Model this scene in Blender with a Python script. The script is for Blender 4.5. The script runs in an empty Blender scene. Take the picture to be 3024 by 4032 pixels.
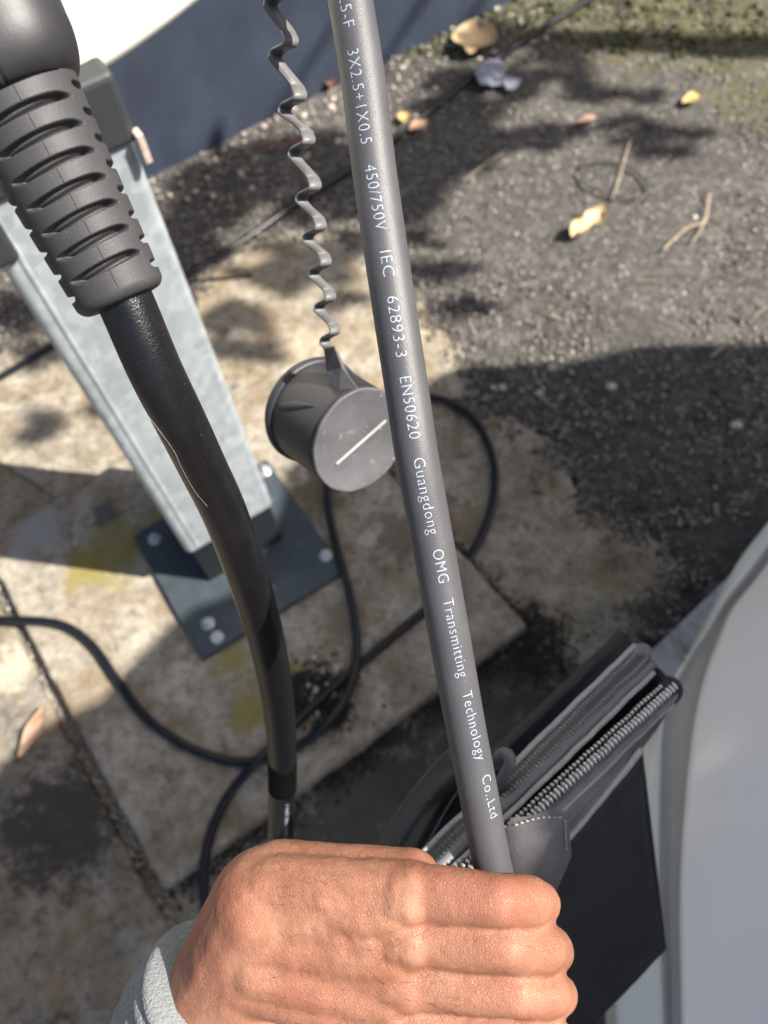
import bpy, bmesh, math, random
import numpy as np
from mathutils import Vector, Matrix, noise
random.seed(7); np.random.seed(7)
S = bpy.context.scene
COL = S.collection
# ------------------------------------------------------------------ camera, world, sun, exposure
CAM_H = 1.15
F = 3150.0; US = 1.8228                       # focal length in photo pixels; one layout unit = 1.8228 photo pixels
_d = Vector((229, -1706, -F)).normalized(); _up = -_d
_fw = Vector((0, 0, -1)); _Y = (_fw - _fw.dot(_up) * _up).normalized(); _X = _Y.cross(_up)
R3 = Matrix((_X, _Y, _up))
CAM = Vector((0, 0, CAM_H))
cd = bpy.data.cameras.new('camera'); cam = bpy.data.objects.new('camera', cd); COL.objects.link(cam)
cam.matrix_world = Matrix.Translation(CAM) @ R3.to_4x4()
cd.sensor_fit = 'VERTICAL'; cd.sensor_height = 5.632; cd.sensor_width = 4.224; cd.lens = 4.4
cd.clip_start = 0.01; cd.clip_end = 300
cd.dof.use_dof = True; cd.dof.focus_distance = 0.262; cd.dof.aperture_fstop = 1.9
S.camera = cam
AZ = Vector((0.958, -0.285)).normalized(); EL = math.radians(48)
SUN = Vector((AZ.x * math.cos(EL), AZ.y * math.cos(EL), math.sin(EL)))
w = bpy.data.worlds.new('World'); S.world = w; w.use_nodes = True
nt = w.node_tree; bg = nt.nodes['Background']
sky = nt.nodes.new('ShaderNodeTexSky'); sky.sky_type = 'NISHITA'; sky.sun_disc = False
sky.sun_elevation = EL; sky.sun_rotation = math.atan2(AZ.x, AZ.y)
nt.links.new(sky.outputs[0], bg.inputs[0]); bg.inputs[1].default_value = 0.074
sky.dust_density = 3.2; sky.air_density = 0.9; sky.ozone_density = 0.6
sl = bpy.data.lights.new('sun', 'SUN'); sl.energy = 5.0; sl.angle = math.radians(0.55); sl.color = (1, 0.95, 0.87)
so = bpy.data.objects.new('sun', sl); COL.objects.link(so); so.rotation_euler = SUN.to_track_quat('Z', 'Y').to_euler(); so.location = (3, -1, 5)
S.view_settings.view_transform = 'Standard'; S.view_settings.look = 'None'; S.view_settings.exposure = 1.12; S.view_settings.gamma = 1
S.view_settings.use_curve_mapping = False

def ray(ux, uy): return R3 @ Vector((ux * US - 1512, -(uy * US - 2016), -F)) / F
def at(ux, uy, d): return CAM + ray(ux, uy) * d                       # a real place at d metres in front of the lens
def gr(ux, uy, z=0.0):
    r = ray(ux, uy); return CAM + r * ((z - CAM_H) / r.z)
GZ = -0.042                                                              # soil level; the slab's top is z = 0

# ------------------------------------------------------------------ materials
def ramp(t, fac, stops):
    r = t.nodes.new('ShaderNodeValToRGB'); e = r.color_ramp.elements
    while len(e) < len(stops): e.new(0.5)
    for i, (p, c) in enumerate(stops): e[i].position = p; e[i].color = (*c, 1)
    t.links.new(fac, r.inputs[0]); return r.outputs[0]
def noi(t, co, scale, detail=6, rough=0.6, dist=0.0):
    n = t.nodes.new('ShaderNodeTexNoise'); n.inputs['Scale'].default_value = scale; n.inputs['Detail'].default_value = detail
    n.inputs['Roughness'].default_value = rough; n.inputs['Distortion'].default_value = dist
    t.links.new(co, n.inputs['Vector']); return n.outputs['Fac']
def mixc(t, fac, a, b, mode='MIX'):
    m = t.nodes.new('ShaderNodeMix'); m.data_type = 'RGBA'; m.blend_type = mode
    for i, v in ((0, fac), (6, a), (7, b)):
        if isinstance(v, (int, float)): m.inputs[i].default_value = v
        elif isinstance(v, tuple): m.inputs[i].default_value = (*v, 1)
        else: t.links.new(v, m.inputs[i])
    return m.outputs[2]
def math_(t, op, a, b=0.0):
    m = t.nodes.new('ShaderNodeMath'); m.operation = op
    for i, v in enumerate((a, b)):
        if isinstance(v, (int, float)): m.inputs[i].default_value = v
        else: t.links.new(v, m.inputs[i])
    return m.outputs[0]
def base(name, rough=0.6, metal=0.0, spec=0.5):
    m = bpy.data.materials.new(name); m.use_nodes = True; t = m.node_tree; b = t.nodes['Principled BSDF']
    b.inputs['Roughness'].default_value = rough; b.inputs['Metallic'].default_value = metal; b.inputs['Specular IOR Level'].default_value = spec
    g = t.nodes.new('ShaderNodeNewGeometry')
    return m, t, b, g.outputs['Position']
def bump(t, b, h, strength, dist):
    n = t.nodes.new('ShaderNodeBump'); n.inputs['Strength'].default_value = strength; n.inputs['Distance'].default_value = dist
    t.links.new(h, n.inputs['Height']); t.links.new(n.outputs[0], b.inputs['Normal'])
def simple(name, c, rough=0.6, metal=0.0, spec=0.5, var=0.15, vs=40, bs=None, bd=0.0002, bst=0.5, dust=None):
    m, t, b, co = base(name, rough, metal, spec)
    lo = tuple(x * (1 - var) for x in c); hi = tuple(min(1, x * (1 + var)) for x in c)
    o = ramp(t, noi(t, co, vs), [(0.3, lo), (0.7, hi)])
    if dust:
        n = noi(t, co, dust[0], 3, 0.5); o = mixc(t, ramp(t, n, [(dust[1], (0, 0, 0)), (dust[1] + 0.04, (1, 1, 1))]), o, dust[2])
    t.links.new(o, b.inputs['Base Color'])
    if bs: bump(t, b, noi(t, co, bs, 3, 0.5), bst, bd)
    return m
def spots(t, co, o, pts, colr, nscale=35, amt=1.0):
    """ragged blotches round given places: lichen, moss, dirt, and painted light"""
    for (x, y, r) in pts:
        d = t.nodes.new('ShaderNodeVectorMath'); d.operation = 'DISTANCE'; t.links.new(co, d.inputs[0]); d.inputs[1].default_value = (x, y, 0)
        v = math_(t, 'SUBTRACT', 1.0, math_(t, 'DIVIDE', d.outputs['Value'], r))
        v = math_(t, 'ADD', v, math_(t, 'MULTIPLY', math_(t, 'SUBTRACT', noi(t, co, nscale, 8, 0.7), 0.5), 2.4))
        f = ramp(t, v, [(0.15, (0, 0, 0)), (0.55, (amt, amt, amt))]); o = mixc(t, f, o, colr)
    return o
def P2(*uv): return [(gr(x, y).x, gr(x, y).y, r) for x, y, r in uv]

def m_soil():
    m, t, b, co = base('dark_gravelly_soil', 0.9, 0, 0.3)
    o = ramp(t, noi(t, co, 55, 10, 0.75), [(0.3, (0.020, 0.0185, 0.0175)), (0.5, (0.095, 0.089, 0.082)), (0.72, (0.27, 0.255, 0.23))])
    o = mixc(t, ramp(t, noi(t, co, 230, 2, 0.5), [(0.62, (0, 0, 0)), (0.7, (0.8, 0.8, 0.8))]), o, (0.3, 0.26, 0.22))
    o = mixc(t, ramp(t, noi(t, co, 3.2, 4, 0.6), [(0.35, (0, 0, 0)), (0.7, (0.6, 0.6, 0.6))]), o, (0.066, 0.061, 0.056))
    o = spots(t, co, o, [(gr(1380, 0).x, gr(1380, 0).y, .30), (gr(1640, 30).x, gr(1640, 30).y, .30), (gr(1640, 180).x, gr(1640, 180).y, .14), (gr(1150, 10).x, gr(1150, 10).y, .16)], (0.12, 0.115, 0.045), 25, 0.6)
    t.links.new(o, b.inputs['Base Color'])
    bump(t, b, noi(t, co, 140, 8, 0.7), 0.9, 0.006); return m
def m_concrete(name, a, c, dark, stains_and_light, extra=(), bd=0.003):
    m, t, b, co = base(name, 0.88, 0, 0.3)
    o = ramp(t, noi(t, co, 16, 10, 0.68, 0.3), [(0.3, a), (0.7, c)])
    o = mixc(t, ramp(t, noi(t, co, 60, 8, 0.75), [(0.47, (0, 0, 0)), (0.66, (0.75, 0.75, 0.75))]), o, dark)
    o = mixc(t, ramp(t, noi(t, co, 220, 3, 0.6), [(0.60, (0, 0, 0)), (0.7, (0.35, 0.35, 0.35))]), o, tuple(min(1, x * 1.5) for x in c))
    o = mixc(t, ramp(t, noi(t, co, 9, 8, 0.72, 0.6), [(0.44, (0, 0, 0)), (0.60, (0.75, 0.75, 0.75))]), o, (0.20, 0.145, 0.085))
    o = mixc(t, ramp(t, noi(t, co, 24, 10, 0.8, 0.4), [(0.55, (0, 0, 0)), (0.63, (0.7, 0.7, 0.7))]), o, dark)
    vo = t.nodes.new('ShaderNodeTexVoronoi'); vo.inputs['Scale'].default_value = 150; t.links.new(co, vo.inputs['Vector'])
    o = mixc(t, ramp(t, vo.outputs['Distance'], [(0.10, (0.5, 0.5, 0.5)), (0.22, (0, 0, 0))]), o, tuple(x * .35 for x in a))
    for pts, colr, ns, amt in stains_and_light: o = spots(t, co, o, pts, colr, ns, amt)
    t.links.new(o, b.inputs['Base Color'])
    bump(t, b, noi(t, co, 90, 10, 0.7), 0.8, bd); return m
M = {}
M['soil'] = m_soil()
YEL = (0.24, 0.20, 0.055)
M['slab'] = m_concrete('weathered_slab_concrete', (0.22, 0.195, 0.155), (0.50, 0.45, 0.37), (0.085, 0.075, 0.06), [
    (P2((250, 1190, .085), (330, 1150, .05), (180, 1230, .05), (545, 1530, .05), (500, 1430, .045), (620, 1480, .05)), YEL, 21, 0.8),
    (P2((100, 1130, .05), (60, 1170, .055)), (0.30, 0.295, 0.28), 25, 0.9),
    (P2((700, 1050, .08), (860, 1160, .07)), (0.13, 0.10, 0.075), 30, 0.8),
    (P2((230, 1110, .035)), (0.10, 0.09, 0.08), 60, 0.9),
    (P2((690, 1490, .05), (720, 1540, .045), (640, 1500, .05)), (0.022, 0.02, 0.018), 50, 1.0)])
M['apron'] = m_concrete('old_worn_concrete', (0.19, 0.17, 0.135), (0.48, 0.43, 0.34), (0.06, 0.053, 0.044), [
    (P2((640, 720, .07), (860, 690, .09)), (0.50, 0.42, 0.30), 22, 0.6),  # sunlit spots painted as paler tan in the concrete
    (P2((1010, 1540, .22), (800, 1750, .25), (1150, 1450, .12), (1160, 1400, .07)), (0.055, 0.05, 0.042), 18, 0.9),
    (P2((1330, 1180, .05), (1160, 1010, .05), (1420, 1330, .08), (1230, 1100, .04)), (0.05, 0.045, 0.04), 30, 0.9)])
M['paving'] = m_concrete('lichen_speckled_concrete', (0.13, 0.12, 0.10), (0.34, 0.31, 0.26), (0.035, 0.033, 0.028), [
    (P2((30, 1430, .06)), (0.5, 0.44, 0.33), 40, 0.8), (P2((120, 1780, .13)), (0.04, 0.038, 0.034), 45, 0.9)])  # the pale blotch is a sunlit patch put into the colour
M['wall'] = simple('slate_blue_wall_paint', (0.024, 0.034, 0.056), 0.85, var=0.3, vs=6, bs=120, bd=0.001)
M['cream'] = simple('cream_white_plastic', (0.82, 0.80, 0.72), 0.4, var=0.02, vs=5, bs=900, bd=0.0001)
def m_galv():
    m, t, b, co = base('galvanised_steel', 0.42, 0.35, 0.5)
    v = t.nodes.new('ShaderNodeTexVoronoi'); v.inputs['Scale'].default_value = 85; t.links.new(co, v.inputs['Vector'])
    g = ramp(t, v.outputs['Color'], [(0.1, (0.33, 0.375, 0.40)), (0.9, (0.54, 0.59, 0.615))])
    mp = t.nodes.new('ShaderNodeMapping'); mp.inputs['Scale'].default_value = (1, 1, .18); t.links.new(co, mp.inputs['Vector'])
    n = ramp(t, noi(t, mp.outputs[0], 55, 8, 0.7), [(0.3, (0.33, 0.375, 0.40)), (0.7, (0.58, 0.635, 0.665))])
    n2 = ramp(t, noi(t, co, 11, 6, 0.6), [(0.35, (0.36, 0.405, 0.43)), (0.65, (0.60, 0.65, 0.68))])
    o = mixc(t, 0.5, g, mixc(t, 0.5, n, n2))
    o = mixc(t, ramp(t, noi(t, co, 75, 8, 0.75), [(0.60, (0, 0, 0)), (0.70, (0.8, 0.8, 0.8))]), o, (0.66, 0.70, 0.70))
    o = mixc(t, ramp(t, noi(t, mp.outputs[0], 90, 4, 0.7), [(0.64, (0, 0, 0)), (0.72, (0.6, 0.6, 0.6))]), o, (0.16, 0.18, 0.18))
    t.links.new(o, b.inputs['Base Color']); t.links.new(ramp(t, v.outputs['Color'], [(0.0, (0.3, 0.3, 0.3)), (1.0, (0.6, 0.6, 0.6))]), b.inputs['Roughness'])
    bump(t, b, noi(t, mp.outputs[0], 40, 6, 0.6), 0.4, 0.001); return m
M['galv'] = m_galv()
M['plate'] = simple('dark_slate_painted_steel', (0.050, 0.066, 0.077), 0.5, 0.1, var=0.2, vs=30, bs=200, bd=0.0004, dust=(45, 0.68, (0.2, 0.19, 0.17)))
M['zinc'] = simple('bright_zinc', (0.55, 0.57, 0.58), 0.4, 0.5, var=0.2, vs=200)
M['bracket'] = simple('dark_grey_green_bracket', (0.030, 0.034, 0.035), 0.6, 0, var=0.15, vs=25)
M['tan'] = simple('tan_smudged_cut_edge', (0.5, 0.42, 0.34), 0.6, 0, var=0.3, vs=120)
M['black'] = simple('soft_black_rubber_sheath', (0.007, 0.007, 0.0085), 0.29, spec=0.45, var=0.25, vs=120, bs=1600, bd=0.00025, bst=0.6, dust=(700, 0.72, (0.07, 0.07, 0.07)))
M['ground_cable'] = simple('black_cable_sheath', (0.008, 0.009, 0.013), 0.33, spec=0.35, var=0.3, vs=40, bs=500, bd=0.0003)
M['tape'] = simple('black_tape', (0.002, 0.002, 0.002), 0.8, spec=0.1)
M['grey'] = simple('charcoal_grey_textured_sheath', (0.070, 0.069, 0.074), 0.46, spec=0.55, var=0.12, vs=60, bs=2600, bd=0.00022, bst=0.6, dust=(1300, 0.74, (0.26, 0.25, 0.24)))
M['ink'] = simple('pale_blue_ink', (0.33, 0.37, 0.46), 0.6, var=0.45, vs=1800)
M['boot'] = simple('matt_dark_rubber', (0.046, 0.045, 0.047), 0.55, spec=0.4, var=0.1, vs=150, bs=2500, bd=0.0002, bst=0.5, dust=(1500, 0.715, (0.22, 0.21, 0.20)))
M['gun'] = simple('glossy_black_grip', (0.022, 0.021, 0.024), 0.50, spec=0.6, var=0.2, vs=60, bs=1100, bd=0.0001, bst=0.4, dust=(900, 0.72, (0.12, 0.12, 0.12)))
M['strap'] = simple('grey_rubber', (0.12, 0.118, 0.118), 0.5, var=0.08, vs=200, bs=1500, bd=0.0002)
M['cap'] = simple('dark_grey_moulded_rubber', (0.026, 0.026, 0.030), 0.5, var=0.1, vs=80, bs=900, bd=0.0002)
M['capface'] = simple('worn_grey_rubber_face', (0.090, 0.088, 0.093), 0.6, var=0.28, vs=55, bs=1100, bd=0.0004, dust=(240, 0.66, (0.16, 0.155, 0.15)))
M['capline'] = simple('pale_grey_moulded_line', (0.34, 0.33, 0.33), 0.5)
M['car'] = simple('white_car_paint', (0.82, 0.79, 0.73), 0.3, var=0.01, vs=3)
M['car2'] = simple('cream_car_trim', (0.62, 0.63, 0.56), 0.4, var=0.02, vs=3)
M['socket'] = simple('dark_socket_steel', (0.014, 0.019, 0.022), 0.8, 0, spec=0.15, var=0.2, vs=30)
M['seal'] = simple('grey_rubber_seal', (0.34, 0.33, 0.30), 0.6, var=0.05)
M['glass'] = simple('dark_tinted_glass', (0.02, 0.025, 0.03), 0.06)
M['kerb'] = m_concrete('pale_blue_grey_granite', (0.44, 0.45, 0.47), (0.66, 0.67, 0.70), (0.26, 0.27, 0.29), [])
def m_fabric(name, c1, c2, sc=900):
    m, t, b, co = base(name, 0.55, 0.0, 0.6)
    ch = t.nodes.new('ShaderNodeTexChecker'); ch.inputs['Scale'].default_value = sc
    tc = t.nodes.new('ShaderNodeTexCoord'); t.links.new(tc.outputs['Object'], ch.inputs['Vector'])
    ch.inputs['Color1'].default_value = (*c1, 1); ch.inputs['Color2'].default_value = (*c2, 1)
    o = mixc(t, 0.35, ch.outputs['Color'], ramp(t, noi(t, co, 70), [(0.3, c1), (0.7, c2)]))
    t.links.new(o, b.inputs['Base Color']); bump(t, b, ch.outputs['Fac'], 0.7, 0.0004); return m
M['fabric'] = m_fabric('grey_ballistic_fabric', (0.07, 0.068, 0.07), (0.20, 0.19, 0.19))
M['lining'] = simple('black_bag_cloth', (0.014, 0.014, 0.015), 0.7, var=0.4, vs=40, bs=70, bd=0.003)
M['piping'] = simple('grey_mauve_piping', (0.36, 0.34, 0.34), 0.28, var=0.15, vs=300, bs=1400, bd=0.0005)
M['ztape'] = m_fabric('grey_zip_tape', (0.10, 0.098, 0.10), (0.23, 0.225, 0.23), 1300)
M['darktape'] = m_fabric('dark_zip_tape', (0.035, 0.034, 0.037), (0.09, 0.088, 0.09), 1100)
M['coil'] = simple('dark_nylon_coil', (0.24, 0.235, 0.24), 0.28, spec=0.8)
M['tooth'] = simple('shiny_gunmetal', (0.80, 0.77, 0.74), 0.3, 0.8, var=0.2, vs=200)
M['leather'] = simple('worn_black_leather', (0.045, 0.043, 0.042), 0.28, spec=0.6, var=0.3, vs=60, bs=380, bd=0.0006, dust=(90, 0.68, (0.10, 0.10, 0.10)))
M['tab'] = simple('grey_leather_tab', (0.13, 0.125, 0.13), 0.45, var=0.15, vs=80, bs=600, bd=0.0004)
M['stitch'] = simple('pale_thread', (0.45, 0.44, 0.43), 0.6)
M['leaf'] = simple('dry_tan_leaf', (0.52, 0.39, 0.22), 0.6, var=0.18, vs=60, bs=150, bd=0.001)
M['leafy'] = simple('yellow_leaf', (0.50, 0.34, 0.12), 0.6, var=0.2, vs=60)
M['leafr'] = simple('terracotta_leaf', (0.36, 0.22, 0.14), 0.6, var=0.2, vs=60)
M['needle'] = simple('straw_coloured_needle', (0.36, 0.29, 0.19), 0.6, var=0.2, vs=60)
M['twig'] = simple('dark_twig', (0.05, 0.045, 0.04), 0.7)
M['litter'] = simple('pale_crumpled_plastic', (0.24, 0.26, 0.31), 0.35, var=0.3, vs=30)
M['rust'] = simple('brown_rusty_scrap', (0.16, 0.07, 0.045), 0.7, var=0.3, vs=40)
M['peb_d'] = simple('dark_grit', (0.085, 0.075, 0.066), 0.75, var=0.5, vs=90)
M['peb_m'] = simple('brown_grit', (0.27, 0.245, 0.215), 0.5, var=0.5, vs=90)
M['peb_p'] = simple('pale_pebbles', (0.50, 0.44, 0.37), 0.35, var=0.3, vs=60)
M['moss'] = simple('green_moss', (0.075, 0.078, 0.026), 0.9, var=0.5, vs=60)
M['bark'] = simple('grey_bark', (0.10, 0.08, 0.06), 0.9, var=0.3, vs=20, bs=40, bd=0.01)
M['green'] = simple('green_foliage', (0.06, 0.09, 0.03), 0.6, var=0.3, vs=4)
def m_skin():
    m, t, b, co = base('warm_skin', 0.5, 0, 0.4)
    o = ramp(t, noi(t, co, 60, 8, 0.65), [(0.3, (0.24, 0.100, 0.058)), (0.5, (0.32, 0.143, 0.085)), (0.7, (0.40, 0.20, 0.125))])
    o = mixc(t, ramp(t, noi(t, co, 25, 3, 0.5), [(0.45, (0, 0, 0)), (0.7, (0.4, 0.4, 0.4))]), o, (0.33, 0.10, 0.065))
    o = mixc(t, ramp(t, noi(t, co, 420, 2, 0.5), [(0.68, (0, 0, 0)), (0.75, (0.35, 0.35, 0.35))]), o, (0.20, 0.09, 0.05))
    t.links.new(o, b.inputs['Base Color']); b.inputs['Subsurface Weight'].default_value = 0.12; b.inputs['Subsurface Radius'].default_value = (0.006, 0.002, 0.001); b.inputs['Subsurface Scale'].default_value = 1.0
    v = t.nodes.new('ShaderNodeTexVoronoi'); v.inputs['Scale'].default_value = 950; v.feature = 'DISTANCE_TO_EDGE'; t.links.new(co, v.inputs['Vector'])
    h = math_(t, 'ADD', ramp(t, v.outputs['Distance'], [(0.0, (0, 0, 0)), (0.12, (1, 1, 1))]), math_(t, 'MULTIPLY', noi(t, co, 260, 6, 0.7), 2.0))
    bump(t, b, h, 0.5, 0.00035); return m
M['skin'] = m_skin()
M['hair'] = simple('dark_brown_hair', (0.05, 0.025, 0.015), 0.4)
M['sleeve'] = simple('pale_grey_knit', (0.22, 0.23, 0.235), 0.85, spec=0.1, var=0.15, vs=500, bs=900, bd=0.0012, bst=0.8)

# ------------------------------------------------------------------ mesh helpers
def mk(name, V, Fc, mat, parent=None, smooth=True, origin=None):
    V = np.array([tuple(v) for v in V], dtype=float) if not isinstance(V, np.ndarray) else V
    c = Vector((V.min(0) + V.max(0)) / 2) if origin is None else Vector(origin)
    me = bpy.data.meshes.new(name); me.from_pydata([tuple(v) for v in (V - np.array(c))], [], Fc)
    for mm in (mat if isinstance(mat, (list, tuple)) else [mat]): me.materials.append(mm)
    if smooth: me.polygons.foreach_set('use_smooth', [True] * len(me.polygons))
    me.update()
    o = bpy.data.objects.new(name, me); COL.objects.link(o)
    if parent: o.parent = parent; o.location = c - parent.location
    else: o.location = c
    return o
def tag(o, label=None, cat=None, group=None, kind=None):
    if label: o['label'] = label
    if cat: o['category'] = cat
    if group: o['group'] = group
    if kind: o['kind'] = kind
    return o
def thing(name, loc, label, cat, group=None):
    o = bpy.data.objects.new(name, None); COL.objects.link(o); o.location = loc; o.empty_display_size = 0.05
    return tag(o, label, cat, group)
def spline(pts, n=12):
    """Catmull-Rom through rows of [x,y,z,(extra...)]"""
    P = np.array([list(p) for p in pts], float); P = np.vstack([2 * P[0] - P[1], P, 2 * P[-1] - P[-2]])
    out = []
    for i in range(1, len(P) - 2):
        for k in range(n):
            t = k / n; a, b, c, d = P[i - 1], P[i], P[i + 1], P[i + 2]
            out.append(0.5 * (2 * b + (c - a) * t + (2 * a - 5 * b + 4 * c - d) * t * t + (3 * b - a - 3 * c + d) * t ** 3))
    out.append(P[-2]); return np.array(out)
def frames(C, ref=Vector((0, 0, 1))):
    T = np.gradient(C, axis=0); T /= np.linalg.norm(T, axis=1)[:, None]
    n = np.array(ref) - T[0] * np.dot(ref, T[0]); n /= np.linalg.norm(n); N = []
    for t in T:
        n = n - t * np.dot(n, t); n /= np.linalg.norm(n); N.append(n.copy())
    N = np.array(N); return T, N, np.cross(T, N)
def tube_vf(C, rad, seg=16, ref=Vector((0, 0, 1)), off=0, cap=True, sq=None):
    C = np.array(C, float); T, N, B = frames(C, ref); rad = np.broadcast_to(rad, (len(C),))
    a = np.arange(seg) / seg * 2 * np.pi
    e1, e2 = (np.cos(a), np.sin(a)) if sq is None else (np.cos(a) * sq[0], np.sin(a) * sq[1])
    V = C[:, None] + rad[:, None, None] * (e1[None, :, None] * N[:, None] + e2[None, :, None] * B[:, None])
    V = V.reshape(-1, 3); Fc = []
    for i in range(len(C) - 1):
        for j in range(seg):
            k = (j + 1) % seg; Fc.append((off + i * seg + j, off + i * seg + k, off + (i + 1) * seg + k, off + (i + 1) * seg + j))
    if cap: Fc.append(tuple(off + j for j in range(seg))[::-1]); Fc.append(tuple(off + (len(C) - 1) * seg + j for j in range(seg)))
    return V, Fc
def tube(name, C, rad, mat, parent=None, seg=16, **k):
    V, Fc = tube_vf(C, rad, seg, **k); return mk(name, V, Fc, mat, parent)
def box_vf(o, ax, ay, az, bev=0.0):
    """box with its centre at o and half vectors ax, ay, az; bevelled by pulling rings in"""
    bm = bmesh.new(); bmesh.ops.create_cube(bm, size=2)
    o, ax, ay, az = Vector(o), Vector(ax), Vector(ay), Vector(az)
    for v in bm.verts: v.co = o + ax * v.co.x + ay * v.co.y + az * v.co.z
    if bev: bmesh.ops.bevel(bm, geom=list(bm.edges), offset=bev, segments=3, profile=0.5, affect='EDGES')
    V = [v.co.copy() for v in bm.verts]; bm.verts.index_update(); Fc = [tuple(v.index for v in f.verts) for f in bm.faces]; bm.free(); return V, Fc
def box(name, o, ax, ay, az, mat, parent=None, bev=0.002):
    V, Fc = box_vf(o, ax, ay, az, bev); ob = mk(name, V, Fc, mat, parent, smooth=False)
    return ob
def fbm(x, y, z, s, o=4):
    v = 0; a = 1; tot = 0
    for i in range(o): v += a * noise.noise(Vector((x * s, y * s, z * s))); tot += a; a *= 0.55; s *= 2.1
    return v / tot
X3 = lambda v: Vector((v[0], v[1], 0))

# ------------------------------------------------------------------ ground
def axis_coords(lo, hi, step):
    c = list(np.arange(lo, hi + 1e-6, step)); d = step; x = lo; pre = []
    while x > -60: d *= 1.35; x -= d; pre.append(x)
    x = hi; d = step; post = []
    while x < 60: d *= 1.35; x += d; post.append(x)
    return pre[::-1] + c + post
gx = axis_coords(-1.3, 1.9, 0.02); gy = axis_coords(-0.5, 3.2, 0.02)
V = []; 
for y in gy:
    for x in gx:
        near = abs(x) < 3 and abs(y) < 4
        z = GZ + (fbm(x, y, 0, 14) * 0.008 + fbm(x, y, 3, 2.5, 2) * 0.008 if near else 0)
        V.append((x, y, z))
nx = len(gx); Fc = [(j * nx + i, j * nx + i + 1, (j + 1) * nx + i + 1, (j + 1) * nx + i) for j in range(len(gy) - 1) for i in range(nx - 1)]
tag(mk('ground', V, Fc, M['soil']), kind='structure')

def sheet(name, outline, ztop, zbot, mat, jag=0.006, amp=0.0015, step=0.012, edge=None):
    """concrete sheet: a fine grid clipped by an outline with a broken edge, with real thickness"""
    O = [Vector(p) for p in outline]
    pts = []
    for i in range(len(O)):                                   # densify and roughen the outline
        a, b = O[i], O[(i + 1) % len(O)]; n = max(1, int((b - a).length / step)); nrm = Vector((b.y - a.y, a.x - b.x)).normalized()
        for k in range(n):
            p = a + (b - a) * (k / n); q = p + nrm * (fbm(p.x, p.y, 7, 22) * jag * 2 + fbm(p.x, p.y, 9, 90) * jag * 0.8); pts.append(q)
    c = sum(pts, Vector((0, 0))) / len(pts); rings = [1.0, 0.996, 0.985] + [0.96 - 0.04 * i for i in range(24)]; rings = [r for r in rings if r > 0.01]
    V = []; n = len(pts)
    for p in pts: V.append((p.x, p.y, zbot))
    for ri, r in enumerate(rings):
        for p in pts:
            q = c + (p - c) * r; h = ztop + fbm(q.x, q.y, 1, 9) * amp * 2 + fbm(q.x, q.y, 2, 45) * amp
            if ri == 0: h -= 0.004 + abs(fbm(q.x, q.y, 5, 30)) * 0.008
            if ri == 1: h -= 0.0012
            V.append((q.x, q.y, h))
    V.append((c.x, c.y, ztop)); Fc = []
    for r in range(len(rings)):
        for j in range(n):
            k = (j + 1) % n; Fc.append((r * n + j, r * n + k, (r + 1) * n + k, (r + 1) * n + j))
    L = len(rings) * n
    for j in range(n): Fc.append((L + j, L + (j + 1) % n, len(V) - 1))
    o = mk(name, V, Fc, mat); return o
g2 = lambda x, y, z=GZ: gr(x, y, z).xy
AP = [g2(-300, 800), g2(200, 740), g2(400, 640), g2(440, 570), g2(560, 520), g2(700, 495), g2(790, 530), g2(870, 590), g2(905, 660),
    g2(985, 735), g2(1010, 790), g2(1010, 860), g2(1080, 905), g2(1180, 950), g2(1230, 1010), g2(1260, 1075), g2(1330, 1120), g2(1400, 1150), g2(1480, 1230), g2(1470, 1300),
    g2(1400, 1380), g2(1330, 1500), g2(1300, 1800), g2(1250, 2500), g2(-300, 2500)]
apron = sheet('concrete_apron', AP, GZ + 0.009, GZ - 0.05, M['apron'], jag=0.016, amp=0.004, step=0.014)
tag(apron, kind='structure')
SL = [Vector((-.138, .968)), Vector((.19, .404)), Vector((-.358, .108)), Vector((-.673, .673))]
slab = sheet('concrete_slab', SL, 0.0, GZ - 0.02, M['slab'], jag=0.0022, amp=0.0009, step=0.006)
tag(slab, 'thick weathered concrete slab with yellow lichen under the steel post', 'concrete slab')
le = (SL[2] - SL[3]).normalized(); ln = Vector((-le.y, le.x)); ln = ln if ln.x < 0 else -ln
a0 = SL[3] + ln * 0.022 + le * 0.1; a1 = SL[2] + ln * 0.022 + le * 0.6
pav = sheet('paving_slab', [a0, a1, a1 + Vector((-1.2, -.1)), a0 + Vector((-.7, -.25))], -0.012, GZ - 0.02, M['paving'], jag=0.006, amp=0.002, step=0.01)
tag(pav, 'speckled paving slab across the dark crack from the post slab', 'paving slab')

# kerb strip by the car
k0, k1 = gr(1340, 1495, GZ), gr(1660, 1185, GZ); kd = (k1 - k0); kd.z = 0; kl = kd.length; kd.normalize(); kn = Vector((kd.y, -kd.x, 0))
V, Fc = box_vf(k0 + kd * kl * 0.5 + kn * 0.075 + Vector((0, 0, 0.03)), kd * (kl * 1.1), kn * 0.075, Vector((0, 0, 0.045)), 0.006)
tag(mk('kerb_stone', V, Fc, M['kerb'], smooth=False), 'pale blue grey kerb stone beside the white car panel', 'kerb')

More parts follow.
